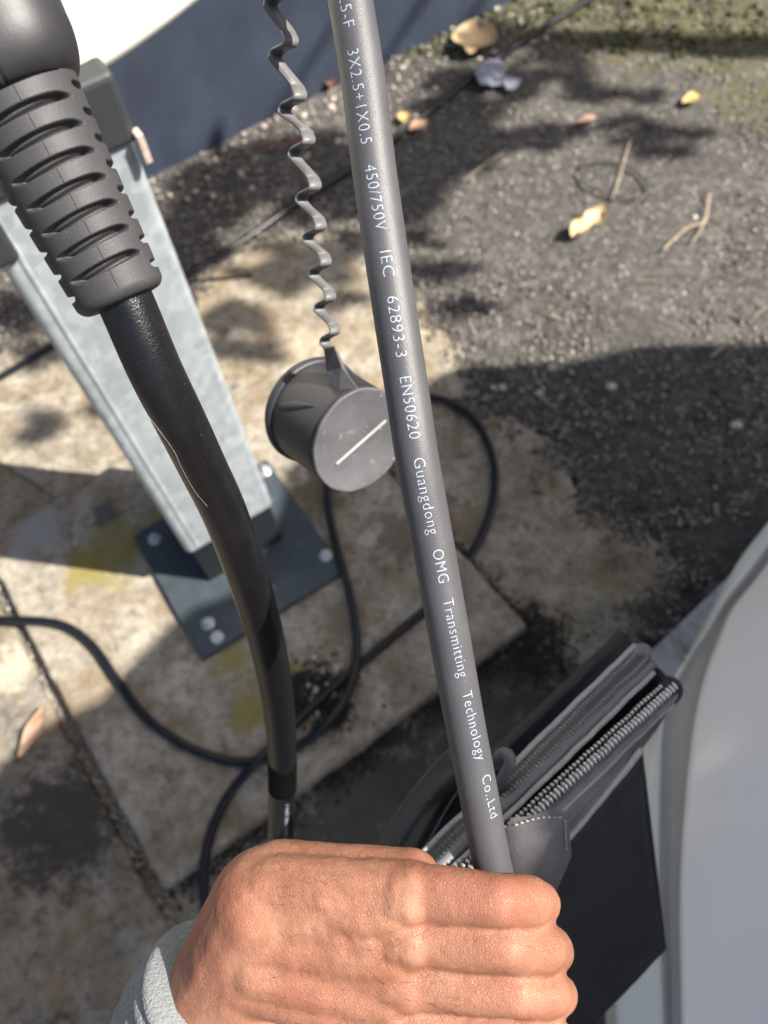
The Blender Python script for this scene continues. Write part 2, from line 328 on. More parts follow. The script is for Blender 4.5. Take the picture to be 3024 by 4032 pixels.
# wall behind
w0, w1 = gr(317, 387, GZ), gr(1043, 30, GZ); wd = (w1 - w0); wd.z = 0; wd.normalize(); wn = Vector((-wd.y, wd.x, 0))
nu, nv = 90, 40; V = []; Fc = []
for j in range(nv + 1):
    for i in range(nu + 1):
        p = w0 + wd * (-2.2 + i * 4.4 / nu) + Vector((0, 0, -0.05 + j * 2.4 / nv)); q = fbm(p.x, p.y, p.z, 5, 3) * 0.006 + (fbm(p.x * 1.0, p.z, 0, 25, 2) * 0.012 if j < 2 else 0)
        V.append(p + wn * q)
for j in range(nv):
    for i in range(nu): a = j * (nu + 1) + i; Fc.append((a, a + 1, a + nu + 2, a + nu + 1))
n0 = len(V)
V += [w0 + wd * -2.2 + wn * .2 + Vector((0, 0, -.05)), w0 + wd * 2.2 + wn * .2 + Vector((0, 0, -.05)), w0 + wd * 2.2 + wn * .2 + Vector((0, 0, 2.35)), w0 + wd * -2.2 + wn * .2 + Vector((0, 0, 2.35))]
tl = nv * (nu + 1); Fc += [(n0 + 3, n0 + 2, n0 + 1, n0), tuple([tl + i for i in range(nu + 1)] + [n0 + 2, n0 + 3]), (0, tl, n0 + 3, n0), (nu, n0 + 1, n0 + 2, tl + nu)]
tag(mk('house_wall', V, Fc, M['wall'], smooth=False), 'slate blue painted wall rising from the gravel behind the post', 'wall')

# ------------------------------------------------------------------ post, plate, bolts
pu = Vector((.895, .446, 0)).normalized(); pv = Vector((-pu.y, pu.x, 0)); UP = Vector((0, 0, 1))
PF = (gr(455, 1272) + gr(622, 1172)) / 2; PW = 0.071                      # middle of the post's front foot, half width
post = thing('steel_post', PF + pv * 0.07, 'square galvanised steel post bolted down on a dark base plate', 'post')
pc = Vector((-.2425, .584, 0)); 
box('base_plate', pc + UP * 0.0065, pu * .1265, pv * .1265, UP * 0.006, M['plate'], post, 0.0015)
box('socket', PF + pv * 0.07 + UP * 0.074, pu * (PW - .004), pv * (.066), UP * 0.061, M['socket'], post, 0.004)
Vt = []; zt = [.128, .131, .3, .5, .745]
prof = []
def rr(w_, r, n=6):
    out = []
    for cx_, cy_, a in ((1, -1, -90), (1, 1, 0), (-1, 1, 90), (-1, -1, 180)):
        for k in range(n + 1):
            t = math.radians(a + 90 * k / n); out.append((cx_ * (w_ - r) + r * math.cos(t), cy_ * (w_ - r) + r * math.sin(t)))
    return out
pr = rr(PW, .009); Fc = []
for i, z in enumerate(zt):
    for x, y in pr: Vt.append(PF + pv * .07 + pu * x + pv * y + UP * z)
n = len(pr)
for i in range(len(zt) - 1):
    for j in range(n): Fc.append((i * n + j, i * n + (j + 1) % n, (i + 1) * n + (j + 1) % n, (i + 1) * n + j))
Fc.append(tuple(range(n))[::-1])
mk('post_tube', Vt, Fc, M['galv'], post)
# raised fold that runs down the left side of the front face
box('folded_lip', PF + pu * (-PW + .017) + UP * .44 - pv * 0.0005, pu * .0022, pv * .0022, UP * .305, M['galv'], post, 0.0012)
def bolt(px, py, z=0.0125):
    p = gr(px, py, z); V, Fc = [], []
    def cyl(r, z0, z1, seg, rot=0):
        o = len(V)
        for zz, rr_ in ((z0, r), (z1 - .0008, r), (z1, r * .86)):
            for k in range(seg): a = 2 * math.pi * k / seg + rot; V.append(p + Vector((r_c(a, rr_)[0], r_c(a, rr_)[1], zz)))
        for i in range(2):
            for k in range(seg): Fc.append((o + i * seg + k, o + i * seg + (k + 1) % seg, o + (i + 1) * seg + (k + 1) % seg, o + (i + 1) * seg + k))
        Fc.append(tuple(o + 2 * seg + k for k in range(seg)))
    r_c = lambda a, r: (r * math.cos(a), r * math.sin(a))
    cyl(.0105, 0, .0018, 20); cyl(.0078, .0018, .008, 6, .4); cyl(.0042, .008, .014, 12)
    return mk('bolt', V, Fc, M['zinc'], post, smooth=False)
for b in ((334, 1165), (572, 1018), (704, 1200), (449, 1347)): bolt(*b)
washer_c = gr(470, 1378, .0125); V, Fc = tube_vf([washer_c, washer_c + UP * .004], .0098, 20, ref=Vector((1, 0, 0))); mk('washer', V, Fc, M['zinc'], post, smooth=False)

# charger box and bracket on top of the post
BP = PF + pv * 0.07
box('bracket', BP + UP * .768 - pv * .006, pu * (PW + .003), pv * (.07), UP * .030, M['bracket'], post, .006)
box('bracket_foot', BP + pu * (PW + .003) - pv * .077 + UP * .735, pu * .003, pv * .006, UP * .013, M['tan'], post, .001)
zb = .775; rb = gr(345, 150, zb); off = (rb - BP).dot(-pv)                 # how far the box front stands before the post's middle
box('bracket_ear', BP - pu * (PW + .012) + UP * .715 - pv * .055, pu * .030, pv * .022, UP * .030, M['bracket'], post, .006)
chg = thing('charger_box', BP + UP * zb, 'cream white wall charger box with rounded lower edge above the steel post', 'charger')
def charger():
    V = []; Fc = []; nU, prof = 40, []
    R = .014; H = .45; D = off + .07
    prof = [(-.07, 0.0), (off - R, 0.0)] + [(off - R + R * math.sin(a), R - R * math.cos(a)) for a in np.linspace(.2, math.pi / 2, 9)] + [(off, H), (-.07, H)]
    for i in range(nU + 1):
        u = -.34 + .62 * i / nU + 0.0; sag = (0.006 if i < .45 * nU else 0.048) * ((i / nU - .45) * 2) ** 2
        for f, z in prof: V.append(BP + pu * u - pv * (f - sag * (f > 0)) + UP * (zb + z + sag * 0.6 * (z < .1)))
    m = len(prof)
    for i in range(nU):
        for j in range(m - 1): Fc.append((i * m + j, (i + 1) * m + j, (i + 1) * m + j + 1, i * m + j + 1))
    Fc.append(tuple(range(m))); Fc.append(tuple(nU * m + j for j in range(m))[::-1])
    for i in range(nU): Fc.append((i * m + m - 1, (i + 1) * m + m - 1, (i + 1) * m, i * m))
    mk('housing', V, Fc, M['cream'], chg)
    box('back_plate', BP + pv * .076 + UP * (zb + .2), pu * .2, pv * .005, UP * .18, M['bracket'], chg, .002)
charger()

# ------------------------------------------------------------------ wires on the ground
def ground_path(pts, r, dz=0.0):
    out = []
    for p in pts: z = (p[2] if len(p) > 2 else GZ + .009) + r + dz; q = gr(p[0], p[1], z); out.append((q.x, q.y, q.z))
    return out
wire = [(-120, 1395, -.005), (-40, 1345, 0), (60, 1340, .004), (140, 1352, .003), (200, 1395, .001), (250, 1465, .001), (310, 1545, .001), (390, 1605, .001), (470, 1638, .001), (530, 1646, .001), (590, 1632, .001), (650, 1608, .003), (705, 1565, .012),
        (750, 1500, .010), (770, 1420, .012), (765, 1330, .010), (745, 1245, .012), (722, 1160, .012), (708, 1080, .012), (716, 1000, .012), (770, 930, .004), (850, 880, -.012), (925, 858, -.025), (985, 876, -.03), (1030, 915, -.03),
        (1062, 980, -.03), (1070, 1050, -.03), (1052, 1130, -.03), (1008, 1215, -.026), (955, 1285, .001), (880, 1350, .001), (790, 1425, .001), (715, 1490, .001), (640, 1560, .001), (560, 1640, .0165), (500, 1710, .006), (465, 1775, .001), (448, 1830, .001), (440, 1900, .001), (450, 2010, -.005), (480, 2130, -.03), (500, 2330, -.03)]
C = spline(ground_path(wire, .0068), 10)
c1 = tube('looped_cable', C, .0068, M['ground_cable'], seg=14)
tag(c1, 'thin black cable looping over the slab round the base plate', 'cable')
wire2 = [(1420, -100), (1270, 0), (1160, 68), (1040, 152), (950, 222), (865, 288), (760, 362), (640, 440), (540, 510), (460, 562), (395, 602), (300, 655), (180, 712), (90, 762), (0, 815), (-120, 880)]
C = spline(ground_path([(x, y, GZ + .004) for x, y in wire2], .0075), 8)
tag(tube('wall_cable', C, .0075, M['ground_cable'], seg=12), 'straight black cable lying in the gravel along the blue wall', 'cable')
C = spline(ground_path([(395, 618, GZ + .006), (440, 606, GZ + .006), (500, 600, GZ + .006), (545, 596, GZ + .006)], .004), 8)
tag(tube('wire_offcut', C, .0035, M['ground_cable'], seg=8), 'short black wire offcut lying beside the straight cable near the post', 'wire')

# ------------------------------------------------------------------ grey charging cable with print
gpts = [(722, -260, .246), (740, -120, .246), (757, 0, .247), (786, 185, .249), (808, 364, .251), (833, 540, .252), (856, 694, .253), (880, 850, .255), (901, 989, .257), (934, 1170, .263), (967, 1353, .269), (1004, 1560, .278), (1029, 1690, .283), (1053, 1817, .288), (1095, 2020, .293), (1140, 2240, .297), (1185, 2480, .300)]
gpos = [(*at(x, y, d), y) for x, y, d in gpts]; GC = spline(gpos, 40)
GR = .0070
gcab = thing('printed_cable', Vector(GC[-1][:3]), 'charcoal grey charging cable with pale printed lettering running down its length', 'charging cable')
GX = GC[:, :3]
# frame whose zero faces the camera
T, _, _ = frames(GX); toC = np.array(CAM) - GX; NN = toC - T * (toC * T).sum(1)[:, None]; NN /= np.linalg.norm(NN, axis=1)[:, None]; BB = np.cross(T, NN)
# make BB point to the picture's right
if np.dot(BB[100], np.array(_X_w := (R3 @ Vector((1, 0, 0))))) < 0: BB = -BB
seg = 48; a = np.arange(seg) / seg * 2 * np.pi
V = (GX[:, None] + GR * (np.cos(a)[None, :, None] * NN[:, None] + np.sin(a)[None, :, None] * BB[:, None])).reshape(-1, 3)
Fc = [(i * seg + j, i * seg + (j + 1) % seg, (i + 1) * seg + (j + 1) % seg, (i + 1) * seg + j) for i in range(len(GX) - 1) for j in range(seg)]
mk('sheath', V, Fc, M['grey'], gcab)
ys = GC[:, 3]; arc = np.concatenate([[0], np.cumsum(np.linalg.norm(np.diff(GX, axis=0), axis=1))])
offs = ([-260, 0, 225, 560, 800, 1030, 1212, 1540, 1705, 1830, 2400], [-.28, -.22, -.25, 0.0, .02, .1, .2, .42, .58, .65, .7])
words = [('H07BZ5-F', -82, 80), ('3X2.5+1X0.5', 127, 326), ('450/750V', 372, 511), ('IEC', 555, 608), ('62893-3', 650, 775), ('EN50620', 817, 947),
         ('Guangdong', 985, 1143), ('OMG', 1177, 1247), ('Transmitting', 1282, 1444), ('Technology', 1476, 1625), ('Co.,Ltd', 1659, 1748)]
for txt, y0, y1 in words:
    fc = bpy.data.curves.new('lettering', 'FONT'); fc.body = txt; fc.size = 1; fc.space_character = 1.12; fc.offset = -0.012; fc.resolution_u = 3
    to = bpy.data.objects.new('lettering', fc); COL.objects.link(to)
    me = bpy.data.meshes.new_from_object(to); bpy.data.objects.remove(to)
    bm = bmesh.new(); bm.from_mesh(me); bmesh.ops.triangulate(bm, faces=bm.faces)
    for it in range(3):
        ed = [e for e in bm.edges if e.calc_length() > .14]
        if ed: bmesh.ops.subdivide_edges(bm, edges=ed, cuts=1); bmesh.ops.triangulate(bm, faces=bm.faces)
    xs = [v.co.x for v in bm.verts]; x0, x1 = min(xs), max(xs)
    s0, s1 = np.interp(y0, ys, arc), np.interp(y1, ys, arc); cap_h = 0.0037
    for v in bm.verts:
        s_ = s0 + (v.co.x - x0) / (x1 - x0) * (s1 - s0); i = np.interp(s_, arc, np.arange(len(arc))); yy = np.interp(s_, arc, ys)
        base_a = math.asin(np.interp(yy, *offs)); ang = base_a + ((v.co.y - .36) / .70 * cap_h) / GR
        i0 = int(min(len(GX) - 2, i)); f = i - i0; lerp = lambda A: A[i0] * (1 - f) + A[i0 + 1] * f
        p = lerp(GX) + (GR + .00006) * (math.cos(ang) * lerp(NN) + math.sin(ang) * lerp(BB)); v.co = Vector(p)
    V = [v.co.copy() for v in bm.verts]; bm.verts.index_update(); Fc = [tuple(v.index for v in f.verts) for f in bm.faces]; bm.free(); bpy.data.meshes.remove(me)
    mk('lettering', V, Fc, M['ink'], gcab, smooth=False)

# ------------------------------------------------------------------ black cable with strain relief and grip
A0 = at(15, 165, .2175); B0 = at(268, 652, .2365)                        # top and bottom of the strain relief
gun = thing('charging_plug', B0, 'black charging plug grip with ribbed strain relief boot and thick black cable', 'charging plug')
ax = (B0 - A0).normalized(); LEN = .0590
A0 = B0 - ax * LEN
fr = (CAM - (A0 + B0) / 2); fr = (fr - ax * fr.dot(ax)).normalized(); rt = fr.cross(ax) * -1
if rt.dot(R3 @ Vector((1, 0, 0))) < 0: rt = -rt
def smooth(e0, e1, x): t = np.clip((x - e0) / (e1 - e0), 0, 1); return t * t * (3 - 2 * t)
def boot():
    ns, na = 330, 300; s = np.linspace(0, LEN, ns)[:, None]; th = (np.arange(na) / na * 2 * np.pi - np.pi)[None, :]
    Rr = .0172 - (.0172 - .0133) * (s / LEN) ** 0.9
    edge = LEN - s; Rr = Rr - .0032 * (1 - np.sqrt(np.clip(1 - (1 - np.clip(edge / .0032, 0, 1)) ** 2, 0, 1)))
    cut = np.zeros((ns, na))
    for side in (0, 1):
        t0 = th if side == 0 else ((th + 2 * np.pi) % (2 * np.pi) - np.pi)
        for k in range(8):
            c = LEN - .0098 - k * .0070
            hw = .00100 * np.clip(.80 + .35 * np.cos(t0 * 1.9), .5, 1.2)
            slant = .0009 * np.sin(t0)                                  # the slot leans a little round the boot
            m = (1 - smooth(hw - .00035, hw + .00035, np.abs(s - c + slant))) * (1 - smooth(.80, .90, np.abs(t0) + .10 * (np.abs(s - c) / .0011) ** 2))
            depth = .0044 * (.62 + .38 * smooth(-.0005, .0005, (s - c) + .0010 * np.sin(t0 * 1.6)))
            cut = np.maximum(cut, m * depth)
    for sgn in (1, -1):
        t0 = np.abs(th - sgn * math.pi / 2)
        for k in range(8):
            c = LEN - .0062 - k * .0070
            m = (1 - smooth(.0009 - .0003, .0009 + .0003, np.abs(s - c))) * (1 - smooth(.47, .55, t0 + .08 * (np.abs(s - c) / .0011) ** 2)); cut = np.maximum(cut, m * .0034)
    seam = 0
    rad = Rr - cut - seam
    base_ = np.array(A0)[None, None] + s[..., None] * np.array(ax)[None, None]
    V = base_ + rad[..., None] * (np.cos(th)[..., None] * np.array(fr) + np.sin(th)[..., None] * np.array(rt)); V = V.reshape(-1, 3)
    Fc = [(i * na + j, i * na + (j + 1) % na, (i + 1) * na + (j + 1) % na, (i + 1) * na + j) for i in range(ns - 1) for j in range(na)]
    V = np.vstack([V, np.array(B0)[None] - np.array(ax)[None] * .0004]); L = (ns - 1) * na
    Fc += [(L + j, L + (j + 1) % na, len(V) - 1) for j in range(na)]
    mk('strain_relief', V, Fc, M['boot'], gun)
boot()
for k in range(8):
    a_, b_ = LEN - .0098 - k * .0070 + .0016, LEN - .0098 - (k - 1) * .0070 - .0016
    if k == 0: b_ = LEN - .0030
    rr_ = lambda q: .0172 - (.0172 - .0133) * (q / LEN) ** 0.9
    if a_ > 0: tube('seam', [A0 + ax * q + fr * (rr_(q) - .00002) + rt * .0004 for q in np.linspace(a_, b_, 4)], .00009, M['tape'], gun, seg=6)
def grip():
    ns, na = 160, 200; L = .16; s = np.linspace(0, 1, ns) ** 1.5; V = []
    Re = .0178
    for si in s:
        d = si * L; k = np.clip(d / .0135, 0, 1); rr_ = Re * (.80 + .40 * math.sqrt(max(0, 1 - (1 - k) ** 2))) if d < .0135 else Re * (1.20 + .22 * math.sin(min(1, (d - .0135) / .07) * 1.2))
        for j in range(na):
            a_ = 2 * math.pi * j / na; e = 2.6; c_, s_ = math.cos(a_), math.sin(a_)
            q = (abs(c_) ** e + abs(s_) ** e) ** (-1 / e); r_ = rr_ * q
            r_ -= .0009 * math.exp(-((((a_ + .10 + math.pi) % (2 * math.pi)) - math.pi) * rr_ / .00045) ** 2)
            V.append(A0 - ax * (d - .0005) + fr * (r_ * c_) + rt * (r_ * s_ + .0005))
    Fc = [(i * na + j, i * na + (j + 1) % na, (i + 1) * na + (j + 1) % na, (i + 1) * na + j) for i in range(ns - 1) for j in range(na)]
    Fc += [tuple(range(na))]; Fc += [tuple((ns - 1) * na + j for j in range(na))]
    mk('grip', V, Fc, M['gun'], gun)
grip()
bc = [(232, 570, .2335, 8.5), (276, 662, .2375, 8.5), (333, 795, .246, 8.5), (386, 902, .258, 8.5), (436, 1005, .276, 8.5), (490, 1120, .297, 8.5), (545, 1275, .33, 8.4), (582, 1410, .375, 8.4), (604, 1545, .43, 8.4), (610, 1670, .478, 8.4), (606, 1815, .508, 8.4), (600, 1920, .515, 8.4), (592, 2050, .52, 8.4), (588, 2200, .53, 8.4), (590, 2420, .56, 8.4)]
BC = spline([(*at(x, y, d), y) for x, y, d, r in bc], 16)
tube('cable', BC[:, :3], .0083, M['black'], gun, seg=40)
ysb = BC[:, 3]
def bpt(y): return Vector([np.interp(y, ysb, BC[:, k]) for k in range(3)])
tube('tape_band', [bpt(y) for y in np.linspace(1640, 1702, 8)], .0087, M['tape'], gun, seg=32)
# small blurred print below the tape: a row of tiny white strokes
V = []; Fc = []
for k, y in enumerate(np.linspace(1716, 1788, 11)):
    c = bpt(y); t = (bpt(y + 3) - bpt(y - 3)).normalized(); n_ = (CAM - c); n_ = (n_ - t * n_.dot(t)).normalized(); r_ = n_.cross(t) * -1
    if r_.dot(R3 @ Vector((1, 0, 0))) < 0: r_ = -r_
    for dy in (0, .0012) if k % 3 else (0,):
        def q(a_, u): return c + t * u + (n_ * math.cos(a_) + r_ * math.sin(a_)) * .0085
        i = len(V); V += [q(.28, dy), q(.52, dy), q(.52, dy + .0006), q(.28, dy + .0006)]; Fc.append((i, i + 1, i + 2, i + 3))
mk('print', V, Fc, M['ink'], gun, smooth=False)
hair = spline([tuple(at(311, 888, .2455)), tuple(at(345, 931, .2455)), tuple(at(376, 975, .2525)), tuple(at(392, 1010, .258)), tuple(at(420, 1060, .2685)), tuple(at(449, 1095, .277))], 8)
tag(tube('fibre', hair, .00004, M['stitch'], seg=6), 'fine white hair clinging to the thick black cable', 'fibre')

# ------------------------------------------------------------------ wavy tether and dust cap
cap = thing('dust_cap', at(720, 920, .40), 'round dark rubber dust cap hanging from a grey wavy tether strap', 'dust cap')
Vs = [(540, -200), (560, -90), (572, 0)] + [(583, 112), (604, 229), (625, 325), (641, 423), (655, 509), (668, 586), (680, 661), (692, 733)]
dep = [.262, .268, .275, .283, .294, .306, .318, .330, .341, .352, .364]
rail = []; T0 = []
line = []
for i, ((x, y), d) in enumerate(zip(Vs, dep)):
    sc = 110 / 78 if i < 3 else (112 - (i - 3) * 5.5) / 78
    if i >= 1 or True:
        # knee just before this valley
        for ox, oy, od in ((14, -36, -.0022), (19, -27, -.0034), (21.5, -19, -.0040), (18.5, -12, -.0034), (10, -7.5, -.0002), (2, -3, .0030), (-2, 3.5, .0036), (-.5, 13, .0028)): line.append((x + ox * sc, y + oy * sc, d + od))
line += [(702, 760, .371), (708, 790, .376), (716, 830, .383), (722, 870, .388)]
L3 = spline([tuple(at(*p)) for p in line], 4)
Rg = R3 @ Vector((1, 0, 0)); Upc = R3 @ Vector((0, 1, 0)); Fwd = R3 @ Vector((0, 0, -1))
cw = (Rg * .0047 + Upc * .0013 + Fwd * .0032)
n = len(L3); wid = np.ones(n); wid[-14:] = np.linspace(1.0, 2.3, 14)
Tn = np.gradient(L3, axis=0); Tn /= np.linalg.norm(Tn, axis=1)[:, None]
nrm = np.cross(Tn, np.array(cw)); nrm /= np.linalg.norm(nrm, axis=1)[:, None]; th_ = .0006
V = []; Fc = []
for i in range(n):
    p = L3[i]; c_ = np.array(cw) * wid[i]; e = c_ * .06
    for q in (p + e - nrm[i] * th_, p - nrm[i] * th_ * .4, p + nrm[i] * th_ * .4, p + e + nrm[i] * th_, p + c_ - e + nrm[i] * th_, p + c_ + nrm[i] * th_ * .4, p + c_ - nrm[i] * th_ * .4, p + c_ - e - nrm[i] * th_): V.append(q)
for i in range(n - 1):
    for j in range(8): Fc.append((i * 8 + j, i * 8 + (j + 1) % 8, (i + 1) * 8 + (j + 1) % 8, (i + 1) * 8 + j))
Fc += [tuple(range(8))[::-1], tuple((n - 1) * 8 + j for j in range(8))]
mk('tether_strap', np.array([tuple(v) for v in V]), Fc, M['strap'], cap)
cR = at(669, 877, .416); cD = at(778, 956, .387); ca = (cD - cR).normalized()
Lc = .043; mid = (cR + cD) / 2; 
# axis tilted 47 degrees to the view: rebuild it so that its length is right
side = (Rg * .80 - Upc * .60).normalized(); ca = (side * .735 - Fwd * .68).normalized(); cD = at(779, 954, .388); cR = cD - ca * Lc
def lathe(name, o, axd, prof, mat, parent, seg=96, mod=None):
    e1 = (CAM - o); e1 = (e1 - axd * e1.dot(axd)).normalized(); e2 = axd.cross(e1); V = []; Fc = []
    for h, r in prof:
        for j in range(seg):
            a_ = 2 * math.pi * j / seg; r2 = r + (mod(h, a_) if mod else 0); V.append(o + axd * h + e1 * (r2 * math.cos(a_)) + e2 * (r2 * math.sin(a_)))
    for i in range(len(prof) - 1):
        for j in range(seg): Fc.append((i * seg + j, i * seg + (j + 1) % seg, (i + 1) * seg + (j + 1) % seg, (i + 1) * seg + j))
    return mk(name, V, Fc, mat, parent)
def notch(h, a_): return 0
body_prof = [(0.012, .0), (0.012, .024), (.001, .0255), (.001, .0262), (.004, .0268), (.012, .0268), (.02, .0267), (.03, .0266), (.038, .0265), (.0405, .0262), (.0415, .0)]
lathe('cap_body', cR, ca, body_prof, M['cap'], cap)
lathe('cap_rim', cR, ca, [(-.001, .0245), (-.002, .0262), (-.0018, .0280), (0, .0288), (.002, .0286), (.0032, .0276), (.0034, .0267), (.0034, .0245), (-.001, .0245)], M['cap'], cap)
lathe('cap_face', cR, ca, [(.0405, .0262), (.0412, .0264), (.0424, .0269), (.0434, .0267), (.0436, .0260), (.0433, .0252), (.0433, .0)], M['capface'], cap, mod=lambda h, a_: .0010 * max(0, math.sin(a_ + 2.2)) ** 6 * (h > .041) + .00012 * math.sin(a_ * 13))
fd = (R3 @ Vector((.86, .51, 0))); fd = (fd - ca * fd.dot(ca)).normalized(); fp = ca.cross(fd)
box('face_line', cR + ca * .0436 - fp * 0.0, fd * .0165, fp * .0007, ca * .0005, M['capline'], cap, .0003)
def tabrib(p0, p1, wdt):                                                     # finger ribs on the cap's flank
    return None
e1 = (CAM - cR); e1 = (e1 - ca * e1.dot(ca)).normalized(); e2 = ca.cross(e1)
if e2.dot(Rg) > 0: e2 = -e2
bm = bmesh.new(); bmesh.ops.create_icosphere(bm, subdivisions=3, radius=1)
dirn = e1 * math.cos(.12) + e2 * math.sin(.12); tw = ca.cross(dirn); la = (ca * .9 - tw * .35).normalized()
for v in bm.verts: v.co = cR + ca * .019 + dirn * (.0262 + v.co.z * .0016) + la * (v.co.x * .014) + la.cross(dirn) * (v.co.y * .0026 * (1 - .5 * v.co.x))
V = [v.co.copy() for v in bm.verts]; bm.verts.index_update(); Fc = [tuple(v.index for v in f.verts) for f in bm.faces]; bm.free(); mk('finger_rib', V, Fc, M['cap'], cap)
# flared tab that joins the tether to the face
tp = [at(700, 752, .368), at(722, 748, .364), at(738, 792, .372), at(775, 842, .3765), at(728, 888, .384), at(716, 850, .384), at(706, 800, .377)]
cn = (tp[2] - tp[0]).cross(tp[4] - tp[0]).normalized()
V = [p - cn * .0009 for p in tp] + [p + cn * .0009 for p in tp]; n = len(tp)
Fc = [tuple(range(n)), tuple(range(n, 2 * n))[::-1]] + [(j, (j + 1) % n, n + (j + 1) % n, n + j) for j in range(n)]
mk('tether_tab', V, Fc, M['capface'], cap, smooth=False)

# ------------------------------------------------------------------ bag with two zips
bag = thing('zip_bag', at(1260, 1700, .47), 'dark grey fabric bag with two open zips and black leather strap', 'bag')
def bl(x0, y0, d0, x1, y1, d1, n=40, sag=0.0):
    a_, b_ = at(x0, y0, d0 * .93), at(x1, y1, d1 * .86); out = []
    for i in range(n + 1):
        t = i / n; p = a_.lerp(b_, t); p = p + Upc * sag * math.sin(math.pi * t) + Upc * .0006 * fbm(p.x, p.y, p.z, 60, 2) * 2; out.append(p)
    return out
def ribbon(name, la, lb, mat, thick=.0012, bulge=0.0, cols=8):
    n = len(la); V = []; Fc = []
    for i in range(n):
        a_, b_ = Vector(la[i]), Vector(lb[i])
        for j in range(cols + 1):
            t = j / cols; p = a_.lerp(b_, t) - Fwd * bulge * math.sin(math.pi * t); V.append(p)
    for i in range(n):
        a_, b_ = Vector(la[i]), Vector(lb[i])
        for j in range(cols + 1):
            t = j / cols; p = a_.lerp(b_, t) - Fwd * bulge * math.sin(math.pi * t); V.append(p + Fwd * thick)
    m = cols + 1; N_ = n * m
    for i in range(n - 1):
        for j in range(cols):
            a = i * m + j; Fc.append((a, a + 1, a + m + 1, a + m)); Fc.append((N_ + a, N_ + a + m, N_ + a + m + 1, N_ + a + 1))
    for i in range(n - 1):
        Fc.append((i * m, (i + 1) * m, N_ + (i + 1) * m, N_ + i * m)); Fc.append((i * m + cols, N_ + i * m + cols, N_ + (i + 1) * m + cols, (i + 1) * m + cols))
    for e in (0, n - 1): Fc += [(e * m + j, e * m + j + 1, N_ + e * m + j + 1, N_ + e * m + j) for j in range(cols)]
    return mk(name, V, Fc, mat, parent=bag)
# lengthways lines, lower-left to upper-right (extended past the frame edge below)
P_back = bl(780, 1970, .425, 1392, 1388, .545)
P1 = bl(800, 1955, .405, 1372, 1394, .525)
Z1a = bl(860, 1930, .408, 1382, 1402, .527)
Z1b = bl(900, 1905, .404, 1400, 1420, .525)
Z1c = bl(900, 1922, .396, 1409, 1432, .520)
P2_ = bl(930, 1925, .392, 1412, 1452, .515)
G2 = bl(940, 1925, .405, 1440, 1452, .528)
Z2a = bl(970, 1900, .394, 1450, 1462, .520)
Z2b = bl(990, 1905, .388, 1462, 1478, .516)
Z2c = bl(1010, 1925, .384, 1466, 1488, .512)
P3 = bl(1000, 1950, .382, 1452, 1520, .508)
F3 = bl(1060, 2010, .395, 1385, 1622, .480)
ribbon('back_panel', P_back, P1, M['lining'], .004)
tube('piping', P1, .0017, M['piping'], bag, seg=12)
ribbon('zip_tape', P1, Z1c, M['darktape'], .0012, .0045, 12)
tube('zip_welt', Z1c, .0031, M['ztape'], bag, seg=12)
ribbon('gap_lining', Z1c, [p + Fwd * .012 for p in G2], M['lining'], .002)
tube('piping', P2_, .0015, M['piping'], bag, seg=12)
ribbon('gap_lining', [p + Fwd * .012 for p in G2], Z2c, M['lining'], .002)
ribbon('zip_tape', [p.lerp(q, .55) for p, q in zip(Z2b, Z2c)], P3, M['ztape'], .0012, .0045, 12)
tube('piping', P3, .0017, M['piping'], bag, seg=12)
ribbon('side_fabric', P3, F3, M['fabric'], .0015, .002)
tube('piping', F3, .0017, M['piping'], bag, seg=12)
# bag body below the zips
low = bl(1010, 2500, .55, 1440, 2050, .62); 
ribbon('side_panel', F3, low, M['lining'], .004, -.01)
bodyp = [[p + Fwd * .03 for p in P_back], [p + Fwd * .16 - Rg * .0 for p in P_back]]
ribbon('bag_base', bodyp[0], low, M['lining'], .02)
def tooth_mesh(name, mat, l, w_, h_):
    bm = bmesh.new(); bmesh.ops.create_icosphere(bm, subdivisions=2, radius=1)
    for v in bm.verts: v.co.x *= l; v.co.y *= w_; v.co.z *= h_
    me = bpy.data.meshes.new(name); bm.to_mesh(me); bm.free(); me.materials.append(mat); me.polygons.foreach_set('use_smooth', [True] * len(me.polygons)); return me
tA = tooth_mesh('zipper_tooth', M['tooth'], .0014, .00100, .0017); tB = tooth_mesh('zipper_tooth', M['tooth'], .0026, .00098, .0018)
cA = tooth_mesh('zipper_coil', M['coil'], .0014, .0008, .0011)
def teeth(line, me, pitch, name, phase=0.0, lift=.0, sideoff=0.0, d=1):
    L = np.array([tuple(p) for p in line]); ar = np.concatenate([[0], np.cumsum(np.linalg.norm(np.diff(L, axis=0), axis=1))]); s_ = phase
    along = Vector(L[-1] - L[0]).normalized(); nrm_ = (CAM - Vector(L[20])); nrm_ = (nrm_ - along * nrm_.dot(along)).normalized(); acr = nrm_.cross(along)
    while s_ < ar[-1] - .004:
        p = Vector([np.interp(s_, ar, L[:, k]) for k in range(3)]) + nrm_ * lift + acr * sideoff
        o = bpy.data.objects.new(name, me); COL.objects.link(o); o.parent = bag
        rm = Matrix((acr, along, nrm_)).transposed().to_4x4(); o.matrix_local = Matrix.Translation(p - bag.location) @ rm @ Matrix.Rotation(random.uniform(-.15, .15), 4, 'Z'); s_ += pitch
teeth(Z2a, tA, .0028, 'zipper_tooth', 0, .0020, 0); teeth(Z2b, tB, .0028, 'zipper_tooth', .0014, .0034, 0)
teeth(Z1a, cA, .0023, 'zipper_coil', 0, .0052, 0); teeth(Z1b, cA, .0023, 'zipper_coil', .0011, .0058, 0)
